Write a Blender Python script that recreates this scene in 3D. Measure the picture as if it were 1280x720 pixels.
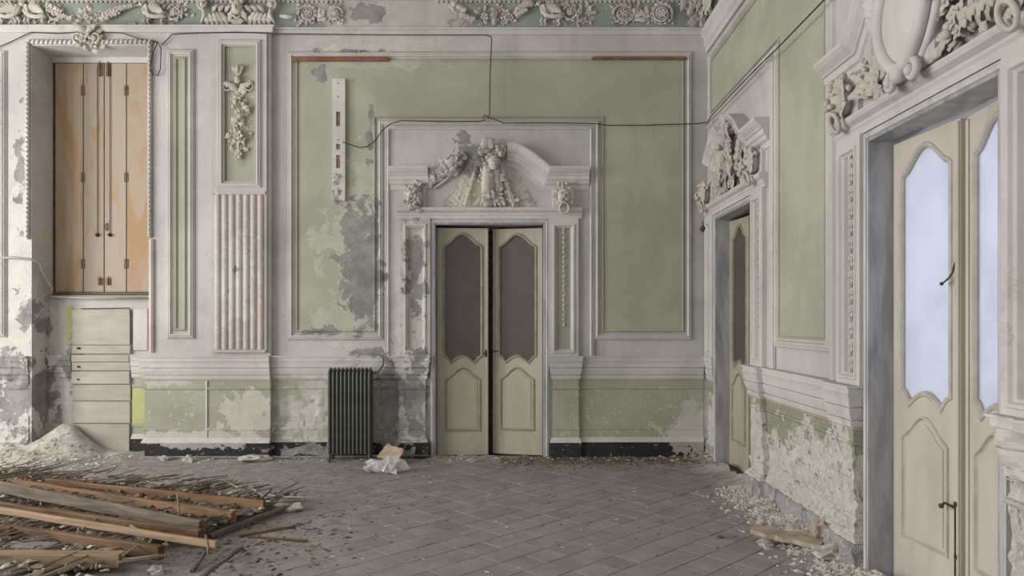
import bpy, bmesh, math, random
from mathutils import Vector, noise
from mathutils.geometry import tessellate_polygon
random.seed(7)
C = bpy.context.scene.collection
PI = math.pi
for o in list(bpy.data.objects): bpy.data.objects.remove(o)

# ------------------------------------------------------------------ camera
F, D, CH = 930.0, 8.1, 1.5          # focal (px of 1280), back wall distance, eye height
XR, XL, YF, ZC = 2.05, -8.5, -3.2, 5.7
cam = bpy.data.cameras.new('camera'); co = bpy.data.objects.new('camera', cam); C.objects.link(co)
cam.sensor_width = 36; cam.lens = F/1280*36
cam.shift_x = -10/1280; cam.shift_y = 40/1280
cam.clip_start = .05; cam.clip_end = 200
co.location = (0, 0, CH); co.rotation_euler = (PI/2, 0, 0)
sc = bpy.context.scene; sc.camera = co
# ------------------------------------------------------------------ world
w = bpy.data.worlds.new('world'); sc.world = w; w.use_nodes = True
wb = w.node_tree.nodes['Background']; wb.inputs[0].default_value = (.85, .88, 1.0, 1); wb.inputs[1].default_value = 1.15
# ------------------------------------------------------------------ daylight at the real window openings
def area(name, loc, rot, sx, sy, e, col=(1, .965, .935)):
    l = bpy.data.lights.new(name, 'AREA'); l.shape = 'RECTANGLE'; l.size = sx; l.size_y = sy; l.energy = e; l.color = col
    o = bpy.data.objects.new(name, l); C.objects.link(o); o.location = loc; o.rotation_euler = rot
    return o
WINL = [(.2, 1.5), (2.8, 1.5), (5.4, 1.5)]              # left wall windows: centre y, width
WINF = [(-5.6, 1.5), (-2.6, 1.5), (.3, 1.5)]               # windows behind the camera: centre x, width
for (y, wd), e in zip(WINL, (190, 230, 290)): area('window_light', (XL-.12, y, 2.4), (0, -PI/2, 0), 3.0, wd, e)
for x, wd in WINF: area('window_light', (x, YF-.12, 2.4), (PI/2, 0, 0), wd, 3.0, 22)
# ------------------------------------------------------------------ exposure
vs = sc.view_settings; vs.view_transform = 'Standard'; vs.look = 'None'; vs.gamma = 1; vs.exposure = 0.1; vs.use_curve_mapping = False

# ================================================================== helpers
S = F/D
def bx(px): return (px-650)/S
def bz(py): return CH+(400-py)/S
def rz(px, py, x=XR):                 # pixel on the right wall -> (y, z)
    d = F*x/(px-650); return d, CH+(400-py)*d/F
def fl(px, py, z=0):                  # pixel on the floor (or height z) -> world
    d = F*(CH-z)/(py-400); return Vector(((px-650)*d/F, d, z))
def frameB(u0=0): return lambda p: (u0+p[0], D-p[2], p[1])
def frameR(y0=0): return lambda p: (XR-p[2], y0-p[0], p[1])     # u points to the right when facing the wall
WORLD = lambda p: p
FB = frameB(); FR = frameR()

def _ico(n):
    bm = bmesh.new(); bmesh.ops.create_icosphere(bm, subdivisions=n, radius=1)
    v = [x.co.copy() for x in bm.verts]; f = [[q.index for q in a.verts] for a in bm.faces]; bm.free(); return v, f
ICO = {1: _ico(1), 2: _ico(2), 3: _ico(3)}

class MB:
    def __init__(s): s.v = []; s.f = []
    def add(s, v, f):
        n = len(s.v); s.v += [tuple(a) for a in v]; s.f += [[i+n for i in q] for q in f]
    def box(s, a, b):
        x0, y0, z0 = a; x1, y1, z1 = b
        s.add([(x0,y0,z0),(x1,y0,z0),(x1,y1,z0),(x0,y1,z0),(x0,y0,z1),(x1,y0,z1),(x1,y1,z1),(x0,y1,z1)],
              [(0,3,2,1),(4,5,6,7),(0,1,5,4),(1,2,6,5),(2,3,7,6),(3,0,4,7)])
    def bbox(s, a, b, r=.004):        # box with chamfered edges
        bm = bmesh.new(); bmesh.ops.create_cube(bm, size=1)
        for v in bm.verts: v.co = Vector([(a[i]+b[i])/2+v.co[i]*(b[i]-a[i]) for i in range(3)])
        bmesh.ops.bevel(bm, geom=bm.edges[:], offset=r, segments=1, affect='EDGES')
        bm.verts.index_update()
        s.add([v.co for v in bm.verts], [[q.index for q in f.verts] for f in bm.faces]); bm.free()
    def tube(s, pts, r, seg=6, closed=False):
        pts = [Vector(p) for p in pts]; n = len(pts); vs_ = []; up = None
        for i, p in enumerate(pts):
            t = (pts[(i+1) % n]-pts[i-1]) if closed else (pts[min(i+1, n-1)]-pts[max(i-1, 0)])
            if t.length < 1e-9: t = Vector((0, 0, 1))
            t.normalize()
            if up is None: up = Vector((0, 0, 1)) if abs(t.z) < .9 else Vector((1, 0, 0))
            a = t.cross(up)
            if a.length < 1e-4: a = t.orthogonal()
            a.normalize(); b = a.cross(t).normalized(); up = b
            rr = r[i] if isinstance(r, (list, tuple)) else r
            for k in range(seg):
                q = 2*PI*k/seg; vs_.append(p+a*math.cos(q)*rr+b*math.sin(q)*rr)
        fs = []
        for i in range(n if closed else n-1):
            j = (i+1) % n
            for k in range(seg):
                fs.append((i*seg+k, i*seg+(k+1) % seg, j*seg+(k+1) % seg, j*seg+k))
        if not closed: fs += [list(range(seg))[::-1], [(n-1)*seg+k for k in range(seg)]]
        s.add(vs_, fs)
    def blob(s, c, r, n=1, amp=.18, fr=None):
        v, f = ICO[n]; c = Vector(c)
        if not isinstance(r, (tuple, list)): r = (r, r, r)
        sd = Vector((random.random()*50, random.random()*50, random.random()*50))
        out = []
        for p in v:
            k = 1+amp*noise.noise(p*1.6+sd)*2
            out.append(c+Vector((p.x*r[0]*k, p.y*r[1]*k, p.z*r[2]*k)))
        s.add(out, f)
    def plate(s, outer, holes, w0, w1):   # polygon (u,z) with holes between depths w0,w1
        loops = [outer]+holes
        tri = tessellate_polygon([[Vector((a, b, 0)) for a, b in l] for l in loops])
        flat = [p for l in loops for p in l]; n = len(flat)
        v = [(a, b, w1) for a, b in flat]+[(a, b, w0) for a, b in flat]
        f = [list(t) for t in tri]+[[i+n for i in t][::-1] for t in tri]
        k = 0
        for l in loops:
            m = len(l)
            for i in range(m):
                j = (i+1) % m; f.append([k+i, k+j, k+j+n, k+i+n])
            k += m
        s.add(v, f)
    def build(s, name, mat, parent=None, fr=WORLD, smooth=False, angle=None):
        org = Vector((0, 0, 0)); q = parent
        while q is not None: org += Vector(q.location); q = q.parent
        vv = [Vector(fr(p))-org for p in s.v]
        me = bpy.data.meshes.new(name); me.from_pydata(vv, [], s.f); me.update()
        bm = bmesh.new(); bm.from_mesh(me); bmesh.ops.recalc_face_normals(bm, faces=bm.faces[:]); bm.to_mesh(me); bm.free()
        if smooth:
            for p in me.polygons: p.use_smooth = True
        if angle: me.set_sharp_from_angle(angle=angle)
        me.materials.append(mat)
        o = bpy.data.objects.new(name, me); C.objects.link(o); o.parent = parent
        return o

def miter(path, closed):
    n = len(path); out = []
    for i in range(n):
        p = Vector(path[i])
        a = Vector(path[i-1]) if (i > 0 or closed) else None
        b = Vector(path[(i+1) % n]) if (i < n-1 or closed) else None
        d1 = (p-a).normalized() if a is not None else None
        d2 = (b-p).normalized() if b is not None else None
        if d1 is None: d1 = d2
        if d2 is None: d2 = d1
        n1 = Vector((-d1.y, d1.x)); n2 = Vector((-d2.y, d2.x)); m = n1+n2
        if m.length < 1e-6: m = n1
        m.normalize(); c = max(.35, m.dot(n1)); out.append(m/c)
    return out
def sweep(mb, path, prof, closed=False, w0=0):
    """moulding in the wall plane; prof = [(offset to the left of travel, w)]"""
    nn = miter(path, closed); m = len(prof); n = len(path); v = []
    for p, q in zip(path, nn):
        for o_, w_ in prof: v.append((p[0]+q.x*o_, p[1]+q.y*o_, w0+w_))
    f = []
    for i in range(n if closed else n-1):
        j = (i+1) % n
        for k in range(m-1): f.append((i*m+k, j*m+k, j*m+k+1, i*m+k+1))
    if not closed: f += [list(range(m)), [(n-1)*m+k for k in range(m)][::-1]]
    mb.add(v, f)
def plan(mb, path, prof, step=None, disp=None):
    """moulding swept along a plan path (u,w); prof = [(offset out of the wall, z)]"""
    nn = miter(path, False); m = len(prof)
    st = []
    for i in range(len(path)):
        cur = [(path[i][0]+nn[i].x*o_, z_, path[i][1]+nn[i].y*o_) for o_, z_ in prof]
        if st and step:
            L = (Vector(path[i])-Vector(path[i-1])).length; k = int(L/step)
            pr = st[-1]
            for t in range(1, k):
                a = t/k; st.append([tuple(x*(1-a)+y*a for x, y in zip(p, q)) for p, q in zip(pr, cur)])
        st.append(cur)
    if disp: st = [[disp(p) for p in s_] for s_ in st]
    v = [p for s_ in st for p in s_]; f = []
    for i in range(len(st)-1):
        for k in range(m-1): f.append((i*m+k, (i+1)*m+k, (i+1)*m+k+1, i*m+k+1))
    f += [list(range(m)), [(len(st)-1)*m+k for k in range(m)][::-1]]
    mb.add(v, f)
def rect(u0, z0, u1, z1): return [(u0, z0), (u1, z0), (u1, z1), (u0, z1)]   # counter-clockwise, left = inside

# --- ornament strokes, all in wall coordinates (u, z, w)
def leaf(mb, p, ang, L, W, lift=.03, curl=.8, n=7, lobes=3):
    u, z, w_ = p; a = ang; st = []; ds = L/n
    for i in range(n+1):
        t = i/n
        wd = W*(math.sin(PI*min(1, t*.88+.1))**.8)*(1+.28*math.sin(t*lobes*2*PI))
        wd = max(wd, W*.06)
        h = w_+lift*math.sin(PI*t*.8)+(.3*lift if t > .8 else 0)
        nu, nz = -math.sin(a), math.cos(a)
        st.append([(u-nu*wd, z-nz*wd, h-W*.35), (u-nu*wd*.5, z-nz*wd*.5, h+W*.12), (u, z, h-W*.1), (u+nu*wd*.5, z+nz*wd*.5, h+W*.12), (u+nu*wd, z+nz*wd, h-W*.35)])
        u += math.cos(a)*ds; z += math.sin(a)*ds; a += curl/n
    v = [q for s_ in st for q in s_]; f = []
    for i in range(n):
        for k in range(4): f.append((i*5+k, i*5+k+1, i*5+k+6, i*5+k+5))
    mb.add(v, f)
def spiral(mb, c, r, turns, a0, hand=1, tr=.012, w_=.02, tail=None):
    pts = []; rad = []; n = int(14*turns)
    for i in range(n+1):
        t = i/n; rr = r*(1-t*.86); a = a0+hand*t*turns*2*PI
        pts.append((c[0]+math.cos(a)*rr, c[1]+math.sin(a)*rr, w_+.012*t)); rad.append(tr*(1-.35*t))
    if tail: pts = [tuple(q) for q in tail]+pts; rad = [tr*.9]*len(tail)+rad
    mb.tube(pts, rad, 6)
    mb.blob((c[0], c[1], w_+.015), tr*1.5, 1, 0)
def flower(mb, c, r, n=5, w_=.02):
    a0 = random.random()*6
    for k in range(n):
        a = a0+2*PI*k/n
        leaf(mb, (c[0]+math.cos(a)*r*.15, c[1]+math.sin(a)*r*.15, w_), a, r, r*.38, r*.35, .2, 4, 1)
    mb.blob((c[0], c[1], w_+r*.25), r*.28, 1, .1)
def cluster(mb, c, ru, rzv, n, size, w_=.03, kinds='fbl'):
    for i in range(n):
        a = random.random()*2*PI; q = math.sqrt(random.random())
        u = c[0]+math.cos(a)*ru*q; z = c[1]+math.sin(a)*rzv*q; k = random.choice(kinds); s = size*random.uniform(.7, 1.3)
        ww = w_*(1.25-q*.8)
        if k == 'f': flower(mb, (u, z), s, 5, ww)
        elif k == 'b': mb.blob((u, z, ww), (s*.62, s*.62, s*.55), 1, .15)
        else: leaf(mb, (u, z, ww), a+random.uniform(-.6, .6), s*2, s*.6, s*.6, random.uniform(-1.5, 1.5), 5, 2)

# --- object bookkeeping
def tag(o, label=None, cat=None, group=None, kind=None):
    if label: o['label'] = label
    if cat: o['category'] = cat
    if group: o['group'] = group
    if kind: o['kind'] = kind
    elif cat: o['kind'] = 'thing'
    return o
def empty(name, loc=(0, 0, 0), label=None, cat=None, group=None, kind=None, parent=None):
    o = bpy.data.objects.new(name, None); C.objects.link(o); o.location = loc; o.empty_display_size = .1; o.parent = parent
    return tag(o, label, cat, group, kind)

# ================================================================== materials
class NT:
    def __init__(s, tree): s.t = tree; s.n = tree.nodes; s.l = tree.links
    def node(s, typ, **kw):
        n = s.n.new(typ)
        for k, v in kw.items(): setattr(n, k, v)
        return n
    def put(s, sock, v):
        if v is None: return
        if isinstance(v, bpy.types.NodeSocket): s.l.new(v, sock)
        elif isinstance(v, (tuple, list)) and len(v) == 3 and sock.type == 'RGBA': sock.default_value = (*v, 1)
        else: sock.default_value = v
    def m(s, op, a, b=None, c=None, clamp=False):
        n = s.node('ShaderNodeMath', operation=op, use_clamp=clamp); s.put(n.inputs[0], a); s.put(n.inputs[1], b); s.put(n.inputs[2], c); return n.outputs[0]
    def vm(s, op, a, b=None):
        n = s.node('ShaderNodeVectorMath', operation=op); s.put(n.inputs[0], a); s.put(n.inputs[1], b)
        return n.outputs['Value'] if op in ('LENGTH', 'DOT_PRODUCT') else n.outputs[0]
    def mix(s, fac, a, b, bt='MIX'):
        n = s.node('ShaderNodeMix', data_type='RGBA', blend_type=bt); s.put(n.inputs[0], fac); s.put(n.inputs[6], a); s.put(n.inputs[7], b); return n.outputs[2]
    def noise(s, vec, scale, detail=4, rough=.55, dist=0, off=None):
        if off: vec = s.vm('ADD', vec, off)
        n = s.node('ShaderNodeTexNoise'); s.put(n.inputs['Vector'], vec); n.inputs['Scale'].default_value = scale; n.inputs['Detail'].default_value = detail
        n.inputs['Roughness'].default_value = rough; n.inputs['Distortion'].default_value = dist; return n.outputs['Fac']
    def ramp(s, v, a, b):              # smooth step a..b
        n = s.node('ShaderNodeMapRange', interpolation_type='SMOOTHSTEP'); s.put(n.inputs[0], v); n.inputs[1].default_value = a; n.inputs[2].default_value = b; return n.outputs[0]
    def pos(s): return s.node('ShaderNodeNewGeometry').outputs['Position']

def P(px, py): return (bx(px), D, bz(py))
def Q(px, py): d, z = rz(px, py); return (XR, d, z)
def r_(a, b): return (a/S, .6, b/S)
# worn places of this room: (centre, radii, strength)
BARE = [(P(452,335), r_(36,95), 1.05), (P(438,285), r_(24,45), .85), (P(425,235), r_(16,30), .75), (P(468,300), r_(13,90), .9), (P(463,165), r_(10,60), .7),
        (P(592,200), r_(28,24), 1.1), (P(577,172), r_(20,12), .95), (P(521,340), r_(22,95), .85), (P(519,490), r_(24,90), .95), (P(488,505), r_(18,75), 1.15),
        (P(465,17), r_(24,18), 1.15), (P(470,440), r_(60,9), .75), (P(28,490), r_(55,75), .95), (P(75,450), r_(16,35), 1.1), (P(30,220), r_(14,150), .72), (P(40,400), r_(20,60), .75),
        (P(402,90), r_(14,16), .85), (P(440,64), r_(80,7), .7), (P(400,562), r_(70,9), 1.0), (P(80,490), r_(15,40), .6), (P(545,515), r_(10,60), .8),
        (P(300,350), r_(30,90), .35), (P(405,415), r_(60,12), .6)]
PEEL = [(P(470,72), r_(105,17), 1.25), (P(448,310), r_(52,160), 1.0), (P(425,402), r_(58,32), 1.2), (P(400,300), r_(24,90), .85), (P(490,18), r_(80,40), 1.5),
        (P(312,520), r_(40,50), 1.05), (P(250,548), r_(90,14), 1.2), (P(210,470), r_(60,22), .8), (P(395,520), r_(60,70), .92), (P(525,430), r_(45,160), 1.1), (P(560,500), r_(30,90), 1.0),
        (P(20,330), r_(40,170), .95), (P(28,500), r_(70,110), 1.5), (P(75,520), r_(26,60), 1.3), (P(75,410), r_(14,30), .9), (P(300,350), r_(40,100), .9), (P(150,440), r_(70,20), .8),
        ((XR,5.0,.30), (.6,1.0,.42), 1.45), ((XR,5.7,.25), (.6,.8,.36), 1.35), ((XR,6.3,.35), (.6,.22,.5), 1.4), ((XR,7.95,.25), (.5,.35,.45), 1.3), ((XR,4.6,.5), (.6,.25,.5), 1.1), ((XR,2.6,.7), (.6,.6,.9), 1.5),
        (P(882,545), r_(12,25), .8)]
def field(g, pos, blobs):
    cur = None
    for c, r, s in blobs:
        v = g.vm('MULTIPLY', g.vm('SUBTRACT', pos, tuple(c)), tuple(1/q for q in r))
        ln = g.m('SUBTRACT', s, g.vm('LENGTH', v))
        cur = ln if cur is None else g.m('MAXIMUM', cur, ln)
    return g.m('MAXIMUM', cur, -1.0)
grp = bpy.data.node_groups.new('worn_places', 'ShaderNodeTree')
grp.interface.new_socket('Peel', in_out='OUTPUT', socket_type='NodeSocketFloat'); grp.interface.new_socket('Bare', in_out='OUTPUT', socket_type='NodeSocketFloat')
g = NT(grp); pos = g.pos(); go = g.node('NodeGroupOutput')
n1 = g.noise(pos, 5.5, 8, .66, .5); n2 = g.noise(pos, 5.5, 8, .68, .6, (7, 3, 9)); 
g.put(go.inputs[0], g.m('ADD', field(g, pos, PEEL), g.m('MULTIPLY', g.m('SUBTRACT', n1, .5), 2.6)))
g.put(go.inputs[1], g.m('ADD', field(g, pos, BARE), g.m('MULTIPLY', g.m('SUBTRACT', n2, .5), 3.0)))

def newmat(name):
    m = bpy.data.materials.new(name); m.use_nodes = True; g = NT(m.node_tree); return m, g, g.n['Principled BSDF']
def plaster(name, base, var=.14, under=(.60, .58, .54), bare=(.27, .262, .25), chips=.60, stain=(.36, .335, .30), stain_amt=.5, peel=0.28, bare_t=.3, rough=.85, bump=.5, extra=0, lump=0):
    m, g, b = newmat(name); pos = g.pos()
    w = g.node('ShaderNodeGroup'); w.node_tree = grp
    lo = g.noise(pos, 1.1, 5, .6, .4, (3, 1, 4)); mid = g.noise(pos, 6, 6, .65, 0, (1, 9, 2)); fi = g.noise(pos, 45, 4, .6)
    st = g.noise(g.vm('MULTIPLY', pos, (1, 1, .12)), 7, 5, .6, .3)
    dark = tuple(q*(1-var) for q in base); light = tuple(min(1, q*(1+var*.8)) for q in base)
    c = g.mix(g.ramp(lo, .3, .7), dark, light)
    c = g.mix(g.m('MULTIPLY', g.ramp(mid, .5, .75), .35*stain_amt), c, stain)
    c = g.mix(g.m('MULTIPLY', g.ramp(st, .52, .74), .55*stain_amt), c, stain)
    ch = g.ramp(g.noise(pos, 16, 6, .7, 1, (5, 5, 5)), chips, chips+.03)
    c = g.mix(g.m('MULTIPLY', ch, .75), c, under)
    pm = g.ramp(g.m('ADD', w.outputs[0], extra), peel, peel+.07); c2 = g.mix(g.ramp(mid, .3, .7) if lump < 1 else g.ramp(g.noise(pos, 15, 6, .7, .6, (2, 8, 3)), .34, .46), tuple(q*.84 for q in under) if lump < 1 else (.27, .23, .18), under)
    c = g.mix(pm, c, c2)
    bm_ = g.ramp(w.outputs[1], bare_t, bare_t+.05); bc = g.mix(g.ramp(mid, .35, .65), tuple(q*.8 for q in bare), tuple(q*1.2 for q in bare))
    c = g.mix(bm_, c, bc)
    rim = g.m('MULTIPLY', g.ramp(w.outputs[1], bare_t-.10, bare_t-.01), g.m('SUBTRACT', 1, bm_))
    c = g.mix(g.m('MULTIPLY', rim, .45), c, (.62, .61, .57))
    g.put(b.inputs['Base Color'], c); b.inputs['Roughness'].default_value = rough; b.inputs['Specular IOR Level'].default_value = .2
    h = g.m('ADD', g.m('MULTIPLY', fi, .25), g.m('MULTIPLY', mid, .6)); h = g.m('SUBTRACT', h, g.m('MULTIPLY', pm, .6)); h = g.m('SUBTRACT', h, g.m('MULTIPLY', bm_, .8)); h = g.m('SUBTRACT', h, g.m('MULTIPLY', ch, .3))
    if lump: h = g.m('ADD', h, g.m('MULTIPLY', g.noise(pos, 26, 5, .7, 1.2), lump))
    bp = g.node('ShaderNodeBump'); bp.inputs['Strength'].default_value = bump; bp.inputs['Distance'].default_value = .008; g.put(bp.inputs['Height'], h); g.put(b.inputs['Normal'], bp.outputs[0])
    return m
def simple(name, c1, c2, scale=8, rough=.6, stretch=(1, 1, 1), bump=.15, spec=.3, metal=0, rand=0, world=False, dist=0, detail=5, lo=.3, hi=.7, bd=.004):
    m, g, b = newmat(name)
    pos = g.pos() if world else g.node('ShaderNodeTexCoord').outputs['Object']
    v = g.vm('MULTIPLY', pos, stretch)
    if rand:
        oi = g.node('ShaderNodeObjectInfo'); v = g.vm('ADD', v, g.node('ShaderNodeCombineXYZ').outputs[0]); cx = v.node.inputs[1].links[0].from_node
        g.put(cx.inputs[0], g.m('MULTIPLY', oi.outputs['Random'], 37.0))
    n = g.noise(v, scale, detail, .6, dist); c = g.mix(g.ramp(n, lo, hi), c1, c2)
    if rand:
        k = g.m('ADD', 1-rand/2, g.m('MULTIPLY', oi.outputs['Random'], rand)); cc = g.node('ShaderNodeCombineXYZ')
        for i in range(3): g.put(cc.inputs[i], k)
        c = g.mix(1.0, c, cc.outputs[0], 'MULTIPLY')
    g.put(b.inputs['Base Color'], c); b.inputs['Roughness'].default_value = rough; b.inputs['Specular IOR Level'].default_value = spec; b.inputs['Metallic'].default_value = metal
    if bump:
        bp = g.node('ShaderNodeBump'); bp.inputs['Strength'].default_value = bump; bp.inputs['Distance'].default_value = bd; g.put(bp.inputs['Height'], g.noise(v, scale*3, 4, .6)); g.put(b.inputs['Normal'], bp.outputs[0])
    return m

M = {}
M['white'] = plaster('white_limewash', (.515, .50, .48), stain=(.34, .31, .27), stain_amt=.8)
M['white_fine'] = plaster('white_moulding_paint', (.56, .545, .52), stain=(.33, .30, .26), stain_amt=.55, chips=.66)
M['stucco'] = plaster('white_stucco', (.54, .505, .45), chips=.68, stain=(.25, .205, .165), stain_amt=1.1, bump=.7, lump=.5)
M['pinkish'] = plaster('pinkish_plaster', (.50, .45, .42), stain=(.36, .30, .26), stain_amt=.9, chips=.56)
M['stained'] = plaster('brown_stained_plaster', (.47, .43, .375), var=.25, stain=(.20, .155, .115), stain_amt=1.5, chips=.54)
M['green'] = plaster('pale_green_paint', (.385, .397, .318), stain=(.305, .312, .25), stain_amt=.7, under=(.48, .49, .40), chips=.67, peel=.40)
M['green_dado'] = plaster('green_dado_paint', (.355, .372, .285), stain=(.30, .31, .245), under=(.55, .54, .48), chips=.58, stain_amt=.7)
M['teal'] = plaster('teal_frieze_paint', (.28, .325, .275), stain=(.22, .25, .215), under=(.52, .51, .47), chips=.62)
M['yellowgreen'] = plaster('yellow_green_paint', (.43, .45, .20), chips=.6, peel=.8)
M['black'] = plaster('black_plinth_paint', (.030, .030, .032), var=.3, stain=(.09, .088, .085), under=(.38, .37, .35), bare=(.25, .24, .23), chips=.62, peel=.5)
M['plinth_worn'] = plaster('worn_grey_plinth', (.30, .30, .31), var=.3, stain=(.12, .12, .125), stain_amt=1.6, under=(.45, .44, .42), chips=.52, peel=1.6, lump=.8)
M['crumbled'] = plaster('crumbled_dado_plaster', (.36, .39, .28), stain=(.30, .31, .23), under=(.62, .60, .55), chips=.6, peel=.30, bump=1.0, lump=2.5, bare_t=.6)
M['ceil'] = simple('ceiling_plaster', (.40, .39, .36), (.48, .47, .44), 2)
M['marble'] = simple('grey_marble', (.23, .24, .26), (.40, .41, .42), 5, .35, (1, 1, .25), .05, .5, world=True, dist=2.0)
M['marble_pale'] = simple('pale_stone', (.40, .40, .40), (.55, .55, .53), 5, .5, (1, 1, .3), .1, .4, world=True, dist=1)
M['door'] = simple('cream_door_paint', (.37, .345, .265), (.455, .43, .34), 3.5, .45, (1, 1, .3), .08, .4, world=True)
M['door_pale'] = simple('pale_door_paint', (.47, .43, .365), (.57, .53, .465), 3.5, .45, (1, 1, .3), .08, .4, world=True)
M['line_pale'] = simple('pale_dusty_moulding', (.40, .37, .32), (.50, .47, .42), 9, .5, (1, 1, 1), .1, .3, world=True)
M['rust'] = simple('rust_brown_iron', (.13, .09, .065), (.22, .16, .12), 40, .7, metal=.2)
M['door_line'] = simple('dusty_moulding_paint', (.24, .215, .165), (.35, .32, .255), 9, .5, (1, 1, 1), .1, .3, world=True)
M['iron'] = simple('rusty_iron', (.06, .045, .038), (.14, .09, .065), 40, .7, metal=.4)
M['shutter'] = simple('bleached_pine_shutter', (.40, .325, .245), (.385, .255, .14), 2.2, .65, (1.6, 1, .45), .12, .2, world=True, dist=1.2, lo=.42, hi=.62)
M['shutter_pale'] = simple('bleached_shutter_pale', (.39, .34, .275), (.38, .275, .175), 2.6, .65, (2, 1, .5), .12, .2, world=True, dist=1.2, lo=.5, hi=.72)
M['board'] = simple('painted_grey_board', (.36, .335, .285), (.43, .41, .36), 3, .6, (1, 1, 3), .1, .2, world=True, rand=.16)
M['beam'] = simple('brown_old_timber', (.085, .05, .028), (.235, .14, .075), 3.0, .7, (1, 1, 1), .3, .2, rand=.5, dist=1)
M['beam_pale'] = simple('pale_sawn_timber', (.22, .15, .095), (.38, .27, .18), 3.0, .7, (1, 1, 1), .3, .2, rand=.3, dist=1)
M['beam_grey'] = simple('dusty_grey_timber', (.095, .075, .058), (.19, .155, .125), 4.0, .8, (1, 1, 1), .3, .2, rand=.3, dist=1)
M['strip'] = simple('red_brown_lath', (.17, .085, .045), (.27, .145, .085), 8, .7, (1, 1, 1), .2, .2)
M['reed'] = simple('grey_reed', (.10, .085, .068), (.30, .255, .205), 3, .85, rand=1.0)
M['slate'] = simple('grey_painted_board', (.15, .16, .16), (.22, .23, .23), 6, .6)
M['radiator'] = simple('dark_olive_iron', (.055, .06, .042), (.085, .09, .066), 12, .5, spec=.4, bump=.1)
M['cable'] = simple('dark_cable', (.03, .027, .024), (.06, .05, .045), 12, .7)
M['pipe'] = simple('painted_pipe', (.33, .32, .29), (.45, .44, .41), 12, .5)
M['pipe_dark'] = simple('grey_floor_pipe', (.14, .14, .13), (.25, .24, .22), 12, .6)
M['tile'] = simple('grey_cement_tile', (.25, .229, .216), (.34, .317, .303), 2.5, .55, (1, 1, 1), .3, .25, rand=.07, world=True, detail=9, bd=.003)
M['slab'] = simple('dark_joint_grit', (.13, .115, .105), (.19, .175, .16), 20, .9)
M['chip_dark'] = simple('dark_debris', (.05, .04, .03), (.18, .14, .10), 9, .9, world=True)
M['chip_white'] = simple('white_debris', (.38, .35, .31), (.58, .55, .50), 9, .9, world=True)
M['chunk'] = simple('broken_plaster', (.36, .34, .30), (.56, .53, .48), 14, .9, bump=.5)
M['terra'] = simple('broken_terracotta', (.30, .24, .18), (.48, .41, .33), 14, .9, bump=.5)
M['straw'] = simple('dark_straw_litter', (.07, .055, .035), (.20, .16, .10), 9, .9, world=True)
M['brick'] = simple('dark_red_brick', (.13, .055, .04), (.22, .10, .07), 10, .85, rand=.4, bump=.5)
M['mortar'] = simple('grey_mortar', (.20, .18, .16), (.28, .26, .24), 20, .9)
def dustmat():
    m, g, b = newmat('grey_floor_dust'); pos = g.pos()
    sx = g.node('ShaderNodeSeparateXYZ'); g.put(sx.inputs[0], pos)
    n = g.noise(pos, 9, 8, .65); c = g.mix(g.ramp(n, .3, .7), (.22, .204, .193), (.365, .343, .324))
    n3 = g.noise(pos, 2.4, 6, .65, .5, (4, 4, 4))
    wr = g.ramp(g.m('ADD', sx.outputs[0], g.m('MULTIPLY', g.m('SUBTRACT', n3, .5), 1.1)), 1.72, 1.98)
    wl = g.ramp(g.m('ADD', g.m('MULTIPLY', sx.outputs[0], -1), g.m('ADD', g.m('MULTIPLY', g.m('SUBTRACT', n3, .5), 1.1), g.m('MULTIPLY', g.m('SUBTRACT', sx.outputs[1], 7.7), .9))), 4.55, 5.0)
    c = g.mix(g.m('MAXIMUM', wr, wl), c, g.mix(g.ramp(n, .3, .7), (.38, .36, .32), (.60, .57, .53)))
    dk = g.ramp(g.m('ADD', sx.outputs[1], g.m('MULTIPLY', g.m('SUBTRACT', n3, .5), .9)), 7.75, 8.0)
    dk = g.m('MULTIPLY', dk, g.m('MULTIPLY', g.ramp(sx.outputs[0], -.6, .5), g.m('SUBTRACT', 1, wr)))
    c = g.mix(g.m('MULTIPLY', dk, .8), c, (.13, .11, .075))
    g.put(b.inputs['Base Color'], c); b.inputs['Roughness'].default_value = .95; b.inputs['Specular IOR Level'].default_value = .1
    bp = g.node('ShaderNodeBump'); bp.inputs['Strength'].default_value = .6; bp.inputs['Distance'].default_value = .01; g.put(bp.inputs['Height'], g.noise(pos, 30, 6, .7)); g.put(b.inputs['Normal'], bp.outputs[0])
    return m
M['dust'] = dustmat()
def glassmat(name, col, trans, rough, translucent=None):
    m, g, b = newmat(name); pos = g.pos()
    n = g.noise(pos, 60, 3, .6); lo = g.noise(pos, 3, 5, .6)
    c = g.mix(g.ramp(lo, .3, .7), tuple(q*.85 for q in col), col)
    g.put(b.inputs['Base Color'], c); b.inputs['Roughness'].default_value = rough; b.inputs['Transmission Weight'].default_value = trans; b.inputs['IOR'].default_value = 1.45
    bp = g.node('ShaderNodeBump'); bp.inputs['Strength'].default_value = .35; bp.inputs['Distance'].default_value = .003; g.put(bp.inputs['Height'], n); g.put(b.inputs['Normal'], bp.outputs[0])
    if translucent:
        t = g.node('ShaderNodeBsdfTranslucent'); g.put(t.inputs[0], g.mix(g.ramp(lo, .3, .7), tuple(q*.92 for q in translucent), translucent)); mx = g.node('ShaderNodeMixShader'); mx.inputs[0].default_value = .82
        g.l.new(b.outputs[0], mx.inputs[1]); g.l.new(t.outputs[0], mx.inputs[2]); g.l.new(mx.outputs[0], g.n['Material Output'].inputs[0])
    return m
M['glass_dim'] = glassmat('frosted_brown_glass', (.12, .098, .085), .2, .35)
M['glass_day'] = glassmat('frosted_daylit_glass', (.75, .78, .82), .1, .4, (.86, .88, .92))
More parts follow.
